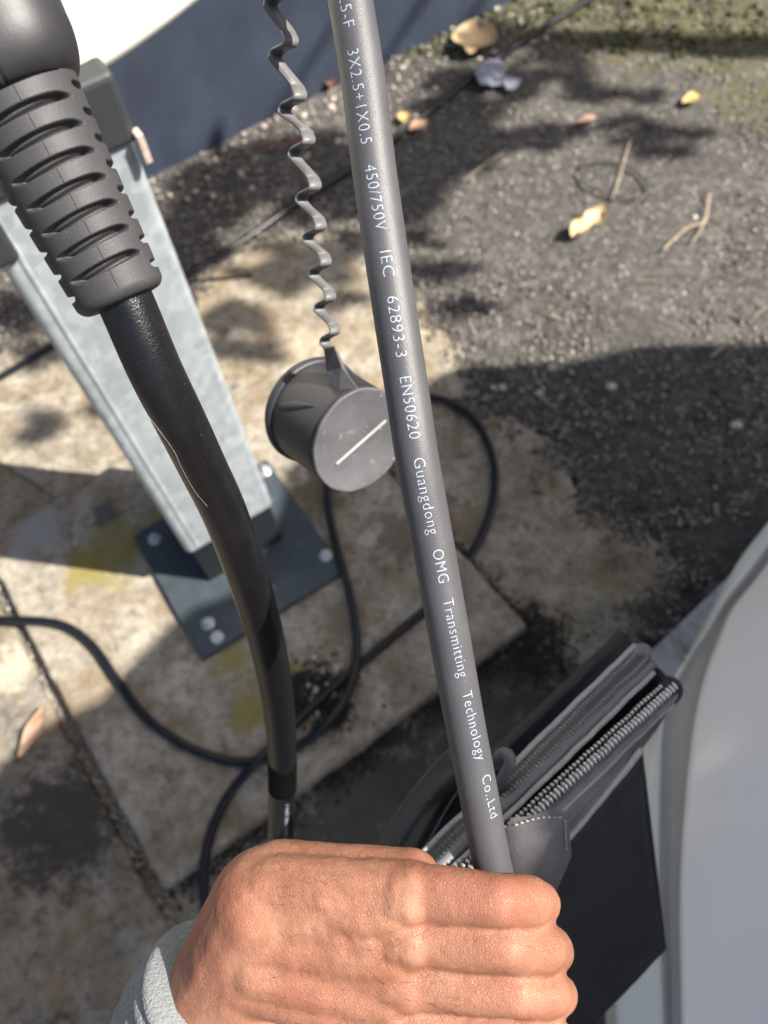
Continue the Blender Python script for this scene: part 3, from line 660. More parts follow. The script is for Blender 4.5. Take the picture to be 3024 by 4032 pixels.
def ball(name, c, axv, r1, r2, mat):
    bm = bmesh.new(); bmesh.ops.create_icosphere(bm, subdivisions=3, radius=1); q = axv.to_track_quat('Z', 'Y').to_matrix()
    for v in bm.verts: v.co = c + q @ Vector((v.co.x * r1, v.co.y * r1, v.co.z * r2))
    V = [v.co.copy() for v in bm.verts]; bm.verts.index_update(); Fc = [tuple(v.index for v in f.verts) for f in bm.faces]; bm.free(); mk(name, V, Fc, mat, bag)
bdir = (Vector(Z1c[-1]) - Vector(Z1c[0])).normalized()
ball('zip_end', (Vector(P1[-1]) + Vector(Z1c[-1])) / 2 - bdir * .002 + Fwd * .003, bdir, .0062, .008, M['ztape'])
ball('zip_end', (Vector(Z2a[-1]) + Vector(P3[-1])) / 2 - bdir * .002 + Fwd * .003, bdir, .0078, .009, M['lining'])
# leather strap, stitched grey tab, small metal loop
st = thing('leather_strap', at(900, 1760, .40), 'black leather strap with pale stitching crossing behind the printed grey cable', 'strap')
sa = spline([tuple(at(x, y, d)) for x, y, d in ((720, 2000, .46), (800, 1850, .45), (850, 1768, .44), (905, 1690, .43), (965, 1625, .42), (1020, 1590, .42))], 10)
sb = spline([tuple(at(x, y, d)) for x, y, d in ((850, 2060, .46), (905, 1880, .45), (950, 1795, .44), (985, 1730, .43), (1020, 1680, .42), (1060, 1640, .42))], 10)
_b = bag; bag = st; ribbon('strap_band', [Vector(p) for p in sa], [Vector(p) for p in sb], M['leather'], .003, .010, 14)
for k in range(8, len(sa) - 6, 1):
    p = Vector(sa[k]).lerp(Vector(sb[k]), .84) - Fwd * .0057; q = Vector(sa[k + 1]).lerp(Vector(sb[k + 1]), .84) - Fwd * .0057
    tube('stitch', [p, p.lerp(q, .3), p.lerp(q, .6)], .00045, M['stitch'], st, seg=6)
bag = _b
tabp = [(1105, 1772), (1150, 1768), (1190, 1752), (1222, 1757), (1230, 1790), (1235, 1850), (1200, 1930), (1100, 1960), (1080, 1850)]
V = [at(x, y, .352) for x, y in tabp]; V2 = [p + Fwd * .003 for p in V]; n = len(V); cen = sum(V, Vector()) / n - Fwd * .004
Fc = [(j, (j + 1) % n, 2 * n) for j in range(n)] + [(j, n + j, n + (j + 1) % n, (j + 1) % n) for j in range(n)] + [tuple(range(n, 2 * n))]
mk('zip_pull_tab', V + V2 + [cen], Fc, M['tab'], bag)
for a_, b_ in (((1112, 1782), (1218, 1768)), ((1221, 1772), (1224, 1840))):
    for k in range(9):
        t = k / 9; x = a_[0] + (b_[0] - a_[0]) * t; y = a_[1] + (b_[1] - a_[1]) * t - (8 * math.sin(math.pi * t) if a_[0] < 1200 else 0)
        tube('stitch', [at(x, y, .3503), at(x + (b_[0] - a_[0]) * .06, y + (b_[1] - a_[1]) * .06, .3503)], .00035, M['stitch'], bag, seg=6)
lp = spline([tuple(at(x, y, d)) for x, y, d in ((1075, 1700, .40), (1090, 1672, .395), (1102, 1645, .392), (1094, 1628, .394), (1080, 1632, .40), (1066, 1655, .41))], 8)
tube('strap_loop', lp, .0030, M['tab'], bag, seg=10)

# ------------------------------------------------------------------ white car at the lower right
car = thing('parked_car', Vector((1.6, -.3, GZ)), 'white car body panels with a grey sealed gap at lower right', 'car')
E_ = [(1760, 1010, .98), (1700, 1075, .94), (1659, 1128, .90), (1600, 1205, .86), (1552, 1290, .82), (1518, 1360, .79), (1480, 1430, .765), (1436, 1510, .74), (1398, 1590, .72), (1368, 1670, .70), (1348, 1750, .69), (1338, 1830, .68), (1332, 1950, .67), (1330, 2100, .66), (1340, 2400, .65)]
G1 = [(1775, 1030, .965), (1720, 1095, .925), (1680, 1150, .885), (1625, 1228, .845), (1566, 1300, .805), (1526, 1368, .775), (1470, 1450, .745), (1440, 1530, .72), (1430, 1590, .70), (1427, 1670, .685), (1425, 1750, .675), (1424, 1830, .665), (1424, 1950, .655), (1430, 2100, .645), (1440, 2400, .635)]
G2_ = [(1790, 1045, .955), (1735, 1110, .915), (1696, 1165, .875), (1640, 1242, .838), (1584, 1312, .80), (1556, 1376, .77), (1528, 1450, .74), (1508, 1530, .715), (1497, 1600, .695), (1489, 1670, .68), (1482, 1750, .67), (1476, 1830, .66), (1472, 1950, .65), (1474, 2100, .64), (1480, 2400, .63)]
def rail3(L, dx=0, dd=0): return spline([tuple(at(x + dx, y, d + dd)) for x, y, d in L], 8)
rE, r1, r2 = rail3(E_), rail3(G1), rail3(G2_)
def strip(name, rails, mat):
    n = len(rails[0]); V = [p for r in rails for p in r]; m = len(rails)
    Fc = [(a * n + i, a * n + i + 1, (a + 1) * n + i + 1, (a + 1) * n + i) for a in range(m - 1) for i in range(n - 1)]
    return mk(name, V, Fc, mat, car)
dn = lambda r, dx, dz: [np.array(p) + np.array((dx, 0, dz)) for p in r]
strip('door_edge', [[np.array((p[0] + .08, p[1] - .02, GZ + .15)) for p in rE], dn(rE, .012, -.12), dn(rE, .003, -.02), dn(rE, 0.0005, -.006), rE, dn(rE, .004, .003), [a * .5 + b * .5 + np.array((0, 0, .006)) for a, b in zip(rE, r1)], dn(r1, -.004, .003), r1, dn(r1, .001, -.012)], M['car2'])
strip('gap_seal', [dn(r1, .0, -.006), dn(r1, .006, -.010), [a * .5 + b * .5 + np.array((0, 0, -.010)) for a, b in zip(r1, r2)], dn(r2, -.006, -.010), dn(r2, .0, -.006)], M['seal'])
outer = [dn(r2, 0, -.014), r2, dn(r2, .003, .003), dn(r2, .05, .018), dn(r2, .14, .035), dn(r2, .3, .04), dn(r2, .55, 0), dn(r2, .8, -.02)]
strip('body_panel', outer, M['car'])
# unseen cabin added above right, its outline traced back from the ground shadow
HC = 1.62; shift = SUN.xy / SUN.z * (HC - GZ)
bnd = [(1800, 745), (1659, 741), (1500, 740), (1400, 742), (1330, 748), (1270, 764), (1210, 778), (1100, 781), (1000, 788), (930, 802), (800, 880), (650, 965), (590, 1010), (566, 1110), (500, 1250), (460, 1288), (380, 1320), (290, 1400), (245, 1450), (190, 1520), (60, 1580), (-60, 1700), (-100, 1900)]
shadow_roof = [gr(x, y, GZ if x > 640 else 0).xy + (shift if x > 640 else SUN.xy / SUN.z * HC) for x, y in bnd]
shadow_roof += [Vector((1.0, -1.6)), Vector((3.4, -1.7)), Vector((3.4, .3))]
def slabpoly(name, poly, z0, z1, mat, inset=0.0):
    c = sum(poly, Vector((0, 0))) / len(poly); n = len(poly); V = []
    levels = [(z0, 0.0), (z1 - .03, 0.0), (z1 - .008, .012), (z1, .04)]
    for z, ins in levels:
        for p in poly: q = p + (c - p).normalized() * (ins + (0.0 if z > z0 else inset)); V.append((q.x, q.y, z))
    Fc = [tuple(range(n))[::-1], tuple(3 * n + j for j in range(n))]
    for i in range(3):
        for j in range(n): Fc.append((i * n + j, i * n + (j + 1) % n, (i + 1) * n + (j + 1) % n, (i + 1) * n + j))
    return mk(name, V, Fc, mat, car, smooth=False)
slabpoly('shadow_roof', shadow_roof, HC - .09, HC, M['car'])
slabpoly('windscreen', [p + (Vector((2.2, -.6)) - p) * .12 for p in shadow_roof], .95, HC - .092, M['glass'])
slabpoly('bonnet', [Vector((1.18, .42)), Vector((.98, .0)), Vector((.98, -1.4)), Vector((3.2, -1.5)), Vector((3.2, .4))], .25, .94, M['car'])

# ------------------------------------------------------------------ hand that holds the black cable
person = thing('person', at(700, 2100, .30), 'hand with fine dark hairs closed round the printed grey cable, pale grey sleeve', 'person')
def capsule(bm, a_, b_, ra, rb_, seg=18):
    a_, b_ = Vector(a_), Vector(b_); d = (b_ - a_); L = d.length; q = d.to_track_quat('Z', 'Y').to_matrix().to_4x4()
    for c, r in ((a_, ra), (b_, rb_)): bmesh.ops.create_icosphere(bm, subdivisions=3, radius=r, matrix=Matrix.Translation(c))
    if L > 1e-5: bmesh.ops.create_cone(bm, cap_ends=True, segments=seg, radius1=ra, radius2=rb_, depth=L, matrix=Matrix.Translation((a_ + b_) / 2) @ q)
hb = bmesh.new()
fing = [(1944, .0088, 0), (2044, .0090, 8), (2142, .0085, 0), (2232, .0074, -22)]   # y of finger, half thickness, reach
for i, (y, r, dx) in enumerate(fing):
    mx = 892 + dx - 8 * i; my = 1926 + 94 * i; cx_ = float(np.interp(y, [1817, 2020, 2240], [1053, 1095, 1140])); cdp = float(np.interp(y, [1817, 2020, 2240], [.288, .293, .297]))
    m_ = at(mx, my, .2865 + .001 * i); q_ = at(cx_ - 8, y, cdp - .0070 - r * .96); pp = at(cx_ + 62 + dx, y + 3, cdp - .0095); mm = at(cx_ + 84 + dx, y + 8, cdp + .0085); tt = at(cx_ + 40 + dx, y + 12, cdp + .0160); te = at(cx_ - 30 + dx, y + 12, cdp + .0170)
    capsule(hb, m_, q_, r * 1.16, r * 1.0); capsule(hb, q_, pp, r * 1.0, r * 1.0); capsule(hb, pp, mm, r * 1.0, r * .92); capsule(hb, mm, tt, r * .92, r * .86); capsule(hb, tt, te, r * .86, r * .76)
    w_ = at(590 - 14 * i, 1924 + 62 * i, .2990 + .001 * i); capsule(hb, m_, w_, r * 1.18, .0130); capsule(hb, m_ + Fwd * .011, w_ + Fwd * .012, .0105, .0135)
    capsule(hb, m_ - Fwd * .0015, m_ - Fwd * .0012 - Rg * .004, r * 1.2, r * 1.1)
    if i < 3: capsule(hb, at(mx - 40, my + 47, .2862 + .001 * i), at(590 - 14 * i, 1955 + 62 * i, .2985), r * 1.05, .0130)
capsule(hb, at(640, 1965, .314), at(800, 1985, .318), .0125, .0120); capsule(hb, at(800, 1985, .318), at(930, 1975, .316), .0115, .0095); capsule(hb, at(930, 1975, .316), at(1020, 1960, .3085), .0095, .0078)
capsule(hb, at(600, 2080, .314), at(880, 2190, .306), .015, .012)
capsule(hb, at(578, 1958, .306), at(440, 2250, .335), .0225, .0265); capsule(hb, at(545, 2040, .308), at(500, 2300, .335), .0200, .0260); capsule(hb, at(430, 2230, .335), at(330, 2560, .37), .0270, .034)
me = bpy.data.meshes.new('body'); c0 = person.location.copy()
for v in hb.verts: v.co -= c0
hb.to_mesh(me); hb.free(); me.materials.append(M['skin'])
hand = bpy.data.objects.new('body', me); COL.objects.link(hand); hand.parent = person
rm = hand.modifiers.new('r', 'REMESH'); rm.mode = 'VOXEL'; rm.voxel_size = .0009; rm.use_smooth_shade = True
sm = hand.modifiers.new('s', 'SMOOTH'); sm.iterations = 16; sm.factor = .5
dg = bpy.context.evaluated_depsgraph_get(); me2 = bpy.data.meshes.new_from_object(hand.evaluated_get(dg)); hand.modifiers.clear(); hand.data = me2
me2.polygons.foreach_set('use_smooth', [True] * len(me2.polygons))
pcs = [at(x, y, d) for x, y, d in ((cx0, y0, .276) for cx0, y0 in ((1150, 1947), (1165, 2052), (1160, 2150)))]
NV = len(me2.vertices); co_ = np.empty(NV * 3); me2.vertices.foreach_get('co', co_); co_ = co_.reshape(-1, 3); wv = co_ + np.array(person.location); nr_ = np.empty(NV * 3); me2.vertices.foreach_get('normal', nr_); nr_ = nr_.reshape(-1, 3); RgA = np.array(Rg); dsp = np.zeros(NV)
for p in pcs:                                                            # creases over the finger joints
    dd = wv - np.array(p); rr2 = np.linalg.norm(dd, axis=1); xx = dd @ RgA; dsp += -.0004 * np.exp(-(rr2 / .011) ** 2) * (.5 + .5 * np.cos(xx / .0015 * 2 * np.pi))
def vein(pts, wd_, amp):
    global dsp
    L = spline([tuple(at(*p)) for p in pts], 8)
    best = np.full(NV, 9.0)
    for q in L: best = np.minimum(best, np.linalg.norm(wv - q, axis=1))
    dsp += amp * np.exp(-(np.maximum(0, best - .002) / wd_) ** 2)
vein([(600, 1990, .288), (700, 1975, .281), (790, 1995, .277), (870, 1980, .275)], .0030, .0009)
vein([(580, 2050, .290), (680, 2040, .282), (760, 2060, .279), (880, 2050, .275)], .0030, .0009); vein([(700, 1945, .281), (760, 2000, .279), (790, 2060, .278)], .0026, .0007)
for i in range(3): vein([(640, 1930 + 80 * i, .287), (880, 1893 + 96 * i, .2765)], .0030, .0006)
for k in range(NV): dsp[k] += .00045 * noise.noise(Vector(wv[k]) * 90) + .00012 * noise.noise(Vector(wv[k]) * 520)
co_ += nr_ * dsp[:, None]; me2.vertices.foreach_set('co', co_.ravel()); me2.update()
slv = [np.array(at(x, y, d)) for x, y, d in ((492, 2130, .322), (462, 2185, .327), (432, 2240, .335), (390, 2380, .352), (320, 2600, .38))]
Cs = spline([tuple(p) for p in slv], 10); rs = np.array([.0335 + .0010 * math.sin(i * 1.3) + .006 * i / len(Cs) for i in range(len(Cs))]); rs[0] = .0315; rs[1] = .033
tube('sleeve', Cs, rs, M['sleeve'], person, seg=48)
V = []; Fc = []
vis = np.nonzero((nr_ @ np.array(-Fwd) > .0) & (wv[:, 0] > at(560, 1900, .29).x) & (wv[:, 0] < at(960, 1900, .29).x))[0]
for k in range(150):
    i_ = int(vis[random.randrange(len(vis))]); p = Vector(wv[i_]); nv_ = Vector(nr_[i_]); d_ = (nv_ * .5 + Upc * random.uniform(.1, .6) + Rg * random.uniform(-.5, .9)).normalized()
    L_ = random.uniform(.004, .009); p = p + nv_ * .0002; Ch = [p - nv_ * .0005, p + d_ * L_ * .5, p + d_ * L_ + Rg * random.uniform(-.001, .002) - nv_ * .001]
    v_, f_ = tube_vf(Ch, [.000055, .000045, .00002], 4, off=len(V)); V += [tuple(q) for q in v_]; Fc += f_
tag(mk('hand_hair', V, Fc, M['hair'], person), kind='stuff')

# ------------------------------------------------------------------ leaves, needles, litter
def leaf(px, py, L, W, ang, mat, curl, label, notch_=False, name='dry_leaf', lift=.004):
    c = gr(px, py, GZ + .012); nu_, nv_ = 18, 10; V = []
    ca_, sa_ = math.cos(ang), math.sin(ang)
    for s in range(2):
        for i in range(nu_ + 1):
            u = i / nu_; wdt = W * (math.sin(math.pi * min(.985, max(.03, u))) ** .6) * (1 + .10 * math.sin(5 * u + px))
            if notch_: wdt *= 1 - .45 * math.exp(-((u - .45) / .12) ** 2)
            for j in range(nv_ + 1):
                v = j / nv_ - .5; x = (u - .5) * L; y = v * wdt; z = lift + curl * (4 * v * v) * W + curl * .5 * W * math.sin(u * 5 + px) * .5 + .0015 * math.sin(u * 11 + v * 5)
                V.append((c.x + x * ca_ - y * sa_, c.y + x * sa_ + y * ca_, c.z + z - s * .0006))
    m = nv_ + 1; N_ = (nu_ + 1) * m; Fc = []
    for i in range(nu_):
        for j in range(nv_): a = i * m + j; Fc += [(a, a + m, a + m + 1, a + 1), (N_ + a, N_ + a + 1, N_ + a + m + 1, N_ + a + m)]
    rim = [i * m for i in range(nu_ + 1)] + [nu_ * m + j for j in range(1, m)] + [i * m + nv_ for i in range(nu_ - 1, -1, -1)] + list(range(nv_ - 1, 0, -1))
    for k in range(len(rim)): a, b = rim[k], rim[(k + 1) % len(rim)]; Fc.append((a, b, N_ + b, N_ + a))
    return tag(mk(name, V, Fc, mat), label, 'leaf')
leaf(1271, 488, .105, .052, .62, M['leaf'], .28, 'large pale tan curled leaf alone on the sunlit gravel', True)
leaf(1026, 92, .115, .120, 1.2, M['leaf'], .15, 'broad tan leaf near the blue wall at the top')
leaf(1493, 218, .045, .03, .3, M['leafy'], .2, 'small bright yellow leaf among the shadows on the gravel')
leaf(1268, 263, .055, .02, .2, M['leafr'], .2, 'small orange brown leaf sliver in the dappled gravel')
leaf(905, 275, .05, .03, .5, M['leafr'], .15, 'brown leaf scrap just right of the printed cable beside straight cable')
leaf(872, 256, .035, .025, 1.5, M['leafy'], .15, 'tiny ochre leaf scrap touching the straight cable')
leaf(92, 1592, .075, .021, 1.15, M['leafr'], .1, 'terracotta leaf strip beside the slab crack at lower left', lift=.035)
leaf(715, 180, .05, .04, 1.5, M['rust'], .3, 'dark rust brown leaf standing against the foot of the wall')
leaf(635, 312, .16, .012, -.02, M['rust'], .1, 'long reddish brown leaf strip under the shadow by the wall')
def needle(pts, r, label, mat='needle', name='pine_needle'):
    C = spline([tuple(gr(x, y, GZ + .012)) for x, y in pts], 6); return tag(tube(name, C, r * .62, M[mat], seg=6, sq=(.6, 1.6)), label, 'needle' if mat == 'needle' else 'twig')
needle([(1362, 300), (1350, 340), (1338, 385), (1322, 430)], .0022, 'straw needle crossing the thin dark twig loop')
needle([(1532, 418), (1528, 450), (1520, 478), (1480, 495), (1430, 540)], .0028, 'forked straw needle lying right of the big tan leaf')
needle([(1526, 470), (1512, 500), (1495, 522)], .002, 'short faint straw needle under the forked one')
needle([(1000, 392), (1040, 360), (1088, 328)], .0018, 'thin straw needle at the edge of the leaf shadows')
needle([(1535, 770), (1560, 752), (1585, 738)], .0028, 'brown needle inside the edge of the big car shadow')
needle([(1250, 362), (1290, 348), (1340, 352), (1385, 380), (1400, 410), (1360, 430), (1300, 415), (1262, 395), (1250, 368)], .0034, 'thin dark twig bent in a loop on the sunlit gravel', 'twig', 'twig')
needle([(1395, 435), (1430, 410), (1462, 392)], .0026, 'thin dark twig right of the twig loop', 'twig', 'twig')
for k, (lx, ly, sz, mt, lb) in enumerate(((1068, 160, .036, 'litter', 'crumpled pale plastic scrap under the cable near the wall'), (1108, 178, .022, 'litter', 'small bluish plastic flake right of the crumpled scrap'))):
    c = gr(lx, ly, GZ + .02); bm = bmesh.new(); bmesh.ops.create_icosphere(bm, subdivisions=3, radius=sz)
    for v in bm.verts: f = 1 + .9 * noise.noise(v.co * 40 + Vector((k, 0, 0))); v.co = Vector((v.co.x * f, v.co.y * f, v.co.z * .3 * f)) + c
    V = [v.co.copy() for v in bm.verts]; bm.verts.index_update(); Fc = [tuple(v.index for v in f.verts) for f in bm.faces]; bm.free(); tag(mk('plastic_scrap', V, Fc, M[mt], smooth=False), lb, 'litter')

# ------------------------------------------------------------------ grit and pebbles
ico = bmesh.new(); bmesh.ops.create_icosphere(ico, subdivisions=1, radius=1); IV = np.array([tuple(v.co) for v in ico.verts]); IF = np.array([[v.index for v in f.verts] for f in ico.faces]); ico.free()
def in_quad(x, y, Q):
    s_ = 0
    for i in range(len(Q)):
        a_, b_ = Q[i], Q[(i + 1) % len(Q)]; s_ += 1 if (b_.x - a_.x) * (y - a_.y) - (b_.y - a_.y) * (x - a_.x) > 0 else 0
    return s_ in (0, len(Q))
def scatter(name, places, smin, smax, mat, flat=.7):
    n = len(places); Pn = np.array(places); sc = smin + (smax - smin) * np.random.rand(n) ** (1.3 if 'pale' in mat.name else 2.5)
    ang = np.random.rand(n) * 6.28; st_ = .6 + .6 * np.random.rand(n); jit = 1 + .25 * (np.random.rand(n, len(IV)) - .5)
    B = IV[None] * jit[..., None]; x = B[..., 0] * sc[:, None] * st_[:, None]; y = B[..., 1] * sc[:, None] / st_[:, None] * .85; z = B[..., 2] * sc[:, None] * flat
    X = x * np.cos(ang)[:, None] - y * np.sin(ang)[:, None]; Yy = x * np.sin(ang)[:, None] + y * np.cos(ang)[:, None]
    V = np.stack([X + Pn[:, :1], Yy + Pn[:, 1:2], z + Pn[:, 2:3] + (sc * flat * .35)[:, None]], -1).reshape(-1, 3)
    Fa = (IF[None] + (np.arange(n) * len(IV))[:, None, None]).reshape(-1, 3)
    me = bpy.data.meshes.new(name); me.vertices.add(len(V)); me.vertices.foreach_set('co', V.ravel()); me.loops.add(Fa.size); me.loops.foreach_set('vertex_index', Fa.ravel())
    me.polygons.add(len(Fa)); me.polygons.foreach_set('loop_start', np.arange(0, Fa.size, 3)); me.polygons.foreach_set('loop_total', np.full(len(Fa), 3)); me.materials.append(mat); me.update(calc_edges=True); me.validate()
    o = bpy.data.objects.new(name, me); COL.objects.link(o); return tag(o, kind='stuff')
def places(n, fn, z=GZ):
    out = []; 
    while len(out) < n:
        y = .55 + 2.3 * random.random() ** 1.15; x = random.uniform(-.75 - .3 * y, .4 + .62 * y)
        if in_quad(x, y, SL): continue
        if (Vector((x, y, 0)) - w0).dot(wn) > -.003: continue
        if random.random() > fn(x, y): continue
        out.append((x, y, z))
    return out
dirt = lambda x, y: .25 + .75 * max(0, min(1, .5 + 1.6 * fbm(x, y, 11, 5, 3)))
tag(scatter('gravel', places(15000, dirt), .0014, .0050, M['peb_d']), 'dark grit spread over the ground')
tag(scatter('gravel', places(11000, dirt), .0014, .0050, M['peb_m']), 'brown grit spread over the ground')
tag(scatter('gravel', places(1500, dirt), .0012, .0044, M['peb_p']), 'pale pebbles spread over the ground')
spill = []                                                             # grit washed over the broken rim of the old concrete
for k in range(9000):
    o_ = AP[random.randrange(len(AP) - 4)]; j_ = AP.index(o_); q_ = AP[j_ + 1]; p = o_.lerp(q_, random.random()) + Vector((random.gauss(0, .022), random.gauss(0, .022)))
    if fbm(p.x, p.y, 21, 16, 3) < -.12 or in_quad(p.x, p.y, SL) or p.x < -1.0: continue
    spill.append((p.x, p.y, GZ + .010))
tag(scatter('gravel', spill[::2] + spill[1::4], .0014, .0042, M['peb_d']), 'dark grit on the rim of the old concrete')
tag(scatter('gravel', spill[3::4], .0014, .0042, M['peb_m']), 'brown grit on the rim of the old concrete')
tag(scatter('gravel', places(2600, dirt), .0028, .0062, M['peb_m']), 'larger brown stones in the grit'); tag(scatter('gravel', places(2400, dirt), .0028, .0065, M['peb_d']), 'larger dark stones in the grit')
V = []; Fc = []
for x, y, z in places(150, dirt, GZ + .006):
    a_ = random.uniform(0, 3.14); L_ = random.uniform(.01, .035); d_ = Vector((math.cos(a_), math.sin(a_), 0)); p = Vector((x, y, z)); pts_ = [p - d_ * L_, p + Vector((-d_.y, d_.x, .1)) * L_ * random.uniform(-.2, .2) + Vector((0, 0, .002)), p + d_ * L_]
    v_, f_ = tube_vf(pts_, random.uniform(.0004, .0010), 5, off=len(V)); V += [tuple(q) for q in v_]; Fc += f_
tag(mk('needle_litter', V, Fc, M['needle']), 'short broken pine needles and stalks in the gravel', kind='stuff')
wb = []
for k in range(230):
    t = random.uniform(-.3, 1.1); p = w0 + wd * t - wn * abs(random.gauss(.05, .10)); wb.append((p.x, p.y, GZ + .002))
tag(scatter('gravel', wb, .002, .008, M['peb_p']), 'larger pale stones along the foot of the wall')
def clump(cx_, cy_, r, n, z): 
    c = gr(cx_, cy_, z); return [(c.x + random.gauss(0, r), c.y + random.gauss(0, r), z) for _ in range(n)]
tag(scatter('slab_chips', clump(700, 1470, .02, 14, 0) + clump(665, 1520, .012, 9, 0) + clump(735, 1440, .012, 8, 0), .002, .0055, M['peb_p']), 'white stone chips in the dark dirt on the slab')
edge_dirt_shade = []  # dark crumbs that stand in for shade in the slab's edge gaps
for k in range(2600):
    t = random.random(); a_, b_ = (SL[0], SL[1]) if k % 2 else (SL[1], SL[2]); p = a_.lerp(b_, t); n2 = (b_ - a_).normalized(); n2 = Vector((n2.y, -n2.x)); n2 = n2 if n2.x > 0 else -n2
    p = p + n2 * abs(random.gauss(.004, .009 if k % 2 else .016)); edge_dirt_shade.append((p.x, p.y, GZ + .012 + .004 * random.random()))
for k in range(900): p = SL[1] + Vector((random.gauss(.02, .025), random.gauss(-.03, .03))); edge_dirt_shade.append((p.x, p.y, GZ + .012)) if not in_quad(p.x, p.y, SL) else None
tag(scatter('slab_grit_and_shade', clump(690, 1495, .03, 500, .001) + clump(650, 1540, .02, 200, .001) + edge_dirt_shade, .001, .0038, simple('humus_and_edge_shade', (0.018, .016, .014), .8)), 'black humus crumbs on the slab and dark crumbs for shade along its edges')
cr = []
for k in range(420):
    t = random.uniform(0, .75); p = SL[3] + le * t + ln * random.uniform(.002, .021); cr.append((p.x, p.y, GZ + .008 + random.random() * .012))
tag(scatter('crack_debris', cr, .002, .006, M['peb_m']), 'brown crumbs lodged in the crack')
rs_ = []
for (x, y) in ((570, 273), (714, 230), (655, 250), (1500, 470), (1165, 850), (1085, 838), (1062, 838), (1320, 835), (1192, 795), (1590, 920)):
    p = gr(x, y, GZ + .004); rs_.append((p, random.uniform(.008, .013)))
for k, (p, r_) in enumerate(rs_):
    V = [tuple(Vector(p) + Vector((v[0] * r_, v[1] * r_ * .8, v[2] * r_ * .6)) * (1 + .2 * noise.noise(Vector(v) * 3 + Vector((k, 0, 0))))) for v in IV]
    o = mk('white_pebble', V, [tuple(int(i) for i in f) for f in IF], M['peb_p'], smooth=True)
    tag(o, 'round white pebble ' + ['half under the wavy tether by the wall foot', 'left of the printed cable at the wall foot', 'between the tether and printed cable at wall foot', 'right of the forked straw needle', 'farthest right of the three pebbles in the shadow by slab', 'middle one of three close pebbles in the car shadow', 'leftmost of three close pebbles in the car shadow', 'alone in the middle of the car shadow', 'just inside the upper edge of car shadow', 'at the right edge in the car shadow'][k], 'pebble')
mo = []
for k in range(2200):
    x, y = random.uniform(1120, 1800), random.uniform(-80, 130); 
    if fbm(x / 60, y / 40, 4, 1, 3) < -.02 + max(0, (y - 70) / 260): continue
    p = gr(x, y, GZ + .003); 
    if (Vector((p.x, p.y, 0)) - w0).dot(wn) > -.01: continue
    mo.append((p.x, p.y, GZ + .004))
for k in range(300):
    t = random.uniform(.7, 1.3); p = w0 + wd * t - wn * abs(random.gauss(.02, .05)); mo.append((p.x, p.y, GZ + .003))
tag(scatter('moss', mo, .002, .009, M['moss'], .6), 'green moss on the gravel by the wall')

# ------------------------------------------------------------------ tree out of frame to the right, whose leaves dapple the gravel
tree = thing('shade_tree', Vector((3.7, 4.6, GZ)), 'green leafy tree overhanging from beyond the wall', 'tree')
def lift_(px, py, H): p = gr(px, py, GZ); return p + SUN * ((H - GZ) / SUN.z)
shade = [  # x, y, spread x, spread y, leaves: places on the gravel where leaf shadow falls
    (1000, 250, 60, 40, 26), (1090, 300, 80, 18, 16), (1180, 290, 60, 14, 9), (930, 330, 70, 50, 22), (980, 180, 60, 40, 16), (1130, 180, 50, 30, 9), (1240, 170, 40, 14, 5), (1060, 90, 60, 30, 9), (1200, 120, 60, 16, 8),
    (1340, 262, 20, 10, 4), (1420, 285, 26, 10, 5), (1490, 292, 26, 6, 4), (1450, 330, 22, 6, 3), (1386, 330, 8, 5, 2), (1345, 300, 16, 6, 2), (1385, 212, 26, 6, 3), (1300, 210, 16, 8, 2), (1260, 200, 20, 10, 3),
    (560, 370, 90, 45, 70), (450, 430, 70, 50, 46), (700, 400, 80, 55, 66), (400, 520, 50, 60, 30), (640, 320, 80, 30, 34), (820, 430, 60, 40, 30), (900, 420, 50, 40, 24),
    (600, 590, 80, 30, 22), (720, 550, 60, 24, 12), (490, 690, 50, 24, 10), (860, 360, 60, 40, 30), (960, 340, 50, 40, 20),
    (950, 590, 40, 12, 6), (1000, 660, 40, 14, 6), (900, 520, 30, 18, 4), (700, 600, 60, 30, 6), (540, 760, 60, 14, 6), (730, 660, 30, 16, 4), (60, 940, 30, 20, 3), (200, 900, 30, 14, 2), (60, 660, 50, 50, 14), (100, 770, 40, 20, 5)]
V = []; Fc = []
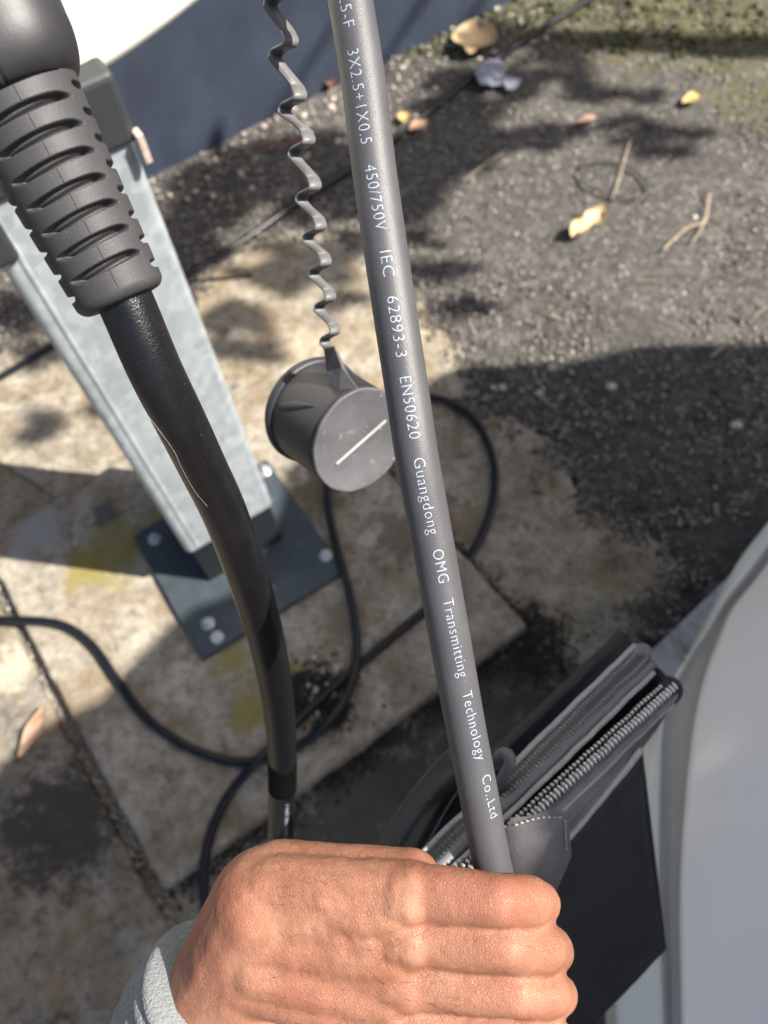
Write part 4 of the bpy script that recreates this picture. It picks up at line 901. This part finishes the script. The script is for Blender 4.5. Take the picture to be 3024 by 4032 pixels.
for sx, sy, ax_, ay_, nl in shade:
    for k in range(int(nl * 1.7)):
        H = random.uniform(2.2, 2.9); c = lift_(sx + random.gauss(0, ax_ * .6), sy + random.gauss(0, ay_ * .6), H)
        a_ = random.uniform(-.5, .5); L_ = random.uniform(.03, .055); W_ = L_ * .5; u = Vector((math.cos(a_), math.sin(a_), random.uniform(-.3, .3))).normalized(); v = u.cross(Vector((random.uniform(-.4, .4), random.uniform(-.4, .4), 1))).normalized(); nn = u.cross(v)
        i = len(V)
        V += [c - u * L_, c - u * L_ * .4 + v * W_ * .85, c + u * L_ * .4 + v * W_ * .8, c + u * L_, c + u * L_ * .4 - v * W_ * .8, c - u * L_ * .4 - v * W_ * .85, c + nn * .006]
        Fc += [(i + j, i + (j + 1) % 6, i + 6) for j in range(6)]
for k in range(5200):                                                   # the rest of the crown, clear of the sunlit ground
    c = Vector((random.gauss(3.9, 1.0), random.gauss(4.3, .9), random.gauss(4.4, .55)))
    g_ = c - SUN * ((c.z - GZ) / SUN.z)
    if -1.6 < g_.x < 2.6 and -.2 < g_.y < 3.4: continue
    a_ = random.uniform(0, 6.3); L_ = random.uniform(.04, .07); W_ = L_ * .5; u = Vector((math.cos(a_), math.sin(a_), random.uniform(-.5, .5))).normalized(); v = u.cross(Vector((random.uniform(-.6, .6), random.uniform(-.6, .6), 1))).normalized()
    i = len(V); V += [c - u * L_, c + v * W_, c + u * L_, c - v * W_]; Fc.append((i, i + 1, i + 2, i + 3))
tag(mk('foliage', V, Fc, M['green'], tree, smooth=False), kind='stuff')
tube('trunk', spline([(3.7, 4.6, GZ), (3.75, 4.55, 1.2), (3.65, 4.4, 2.4), (3.8, 4.3, 3.6), (3.9, 4.2, 4.6)], 8), np.linspace(.16, .06, 33), M['bark'], tree)
for sx, sy in ((1000, 180), (560, 330), (1350, 40), (760, 420)):
    q = lift_(sx, sy, 2.9); tube('limb', spline([(3.68, 4.4, 2.5), ((3.7 + q.x) / 2 + .2, (q.y + 4.4) / 2, 3.15), tuple(q)], 10), np.linspace(.035, .006, 21), M['bark'], tree, seg=8)
bs = lift_(1060, 84, 2.5); be = lift_(1760, 78, 2.5)  # unseen limb added to throw the long shadow strip near the wall
tube('limb', spline([tuple(bs), tuple((bs + be) / 2 + Vector((0, -.02, .02))), tuple(be), tuple(be + Vector((.8, .3, .4)))], 12), .048, M['bark'], tree, seg=10)
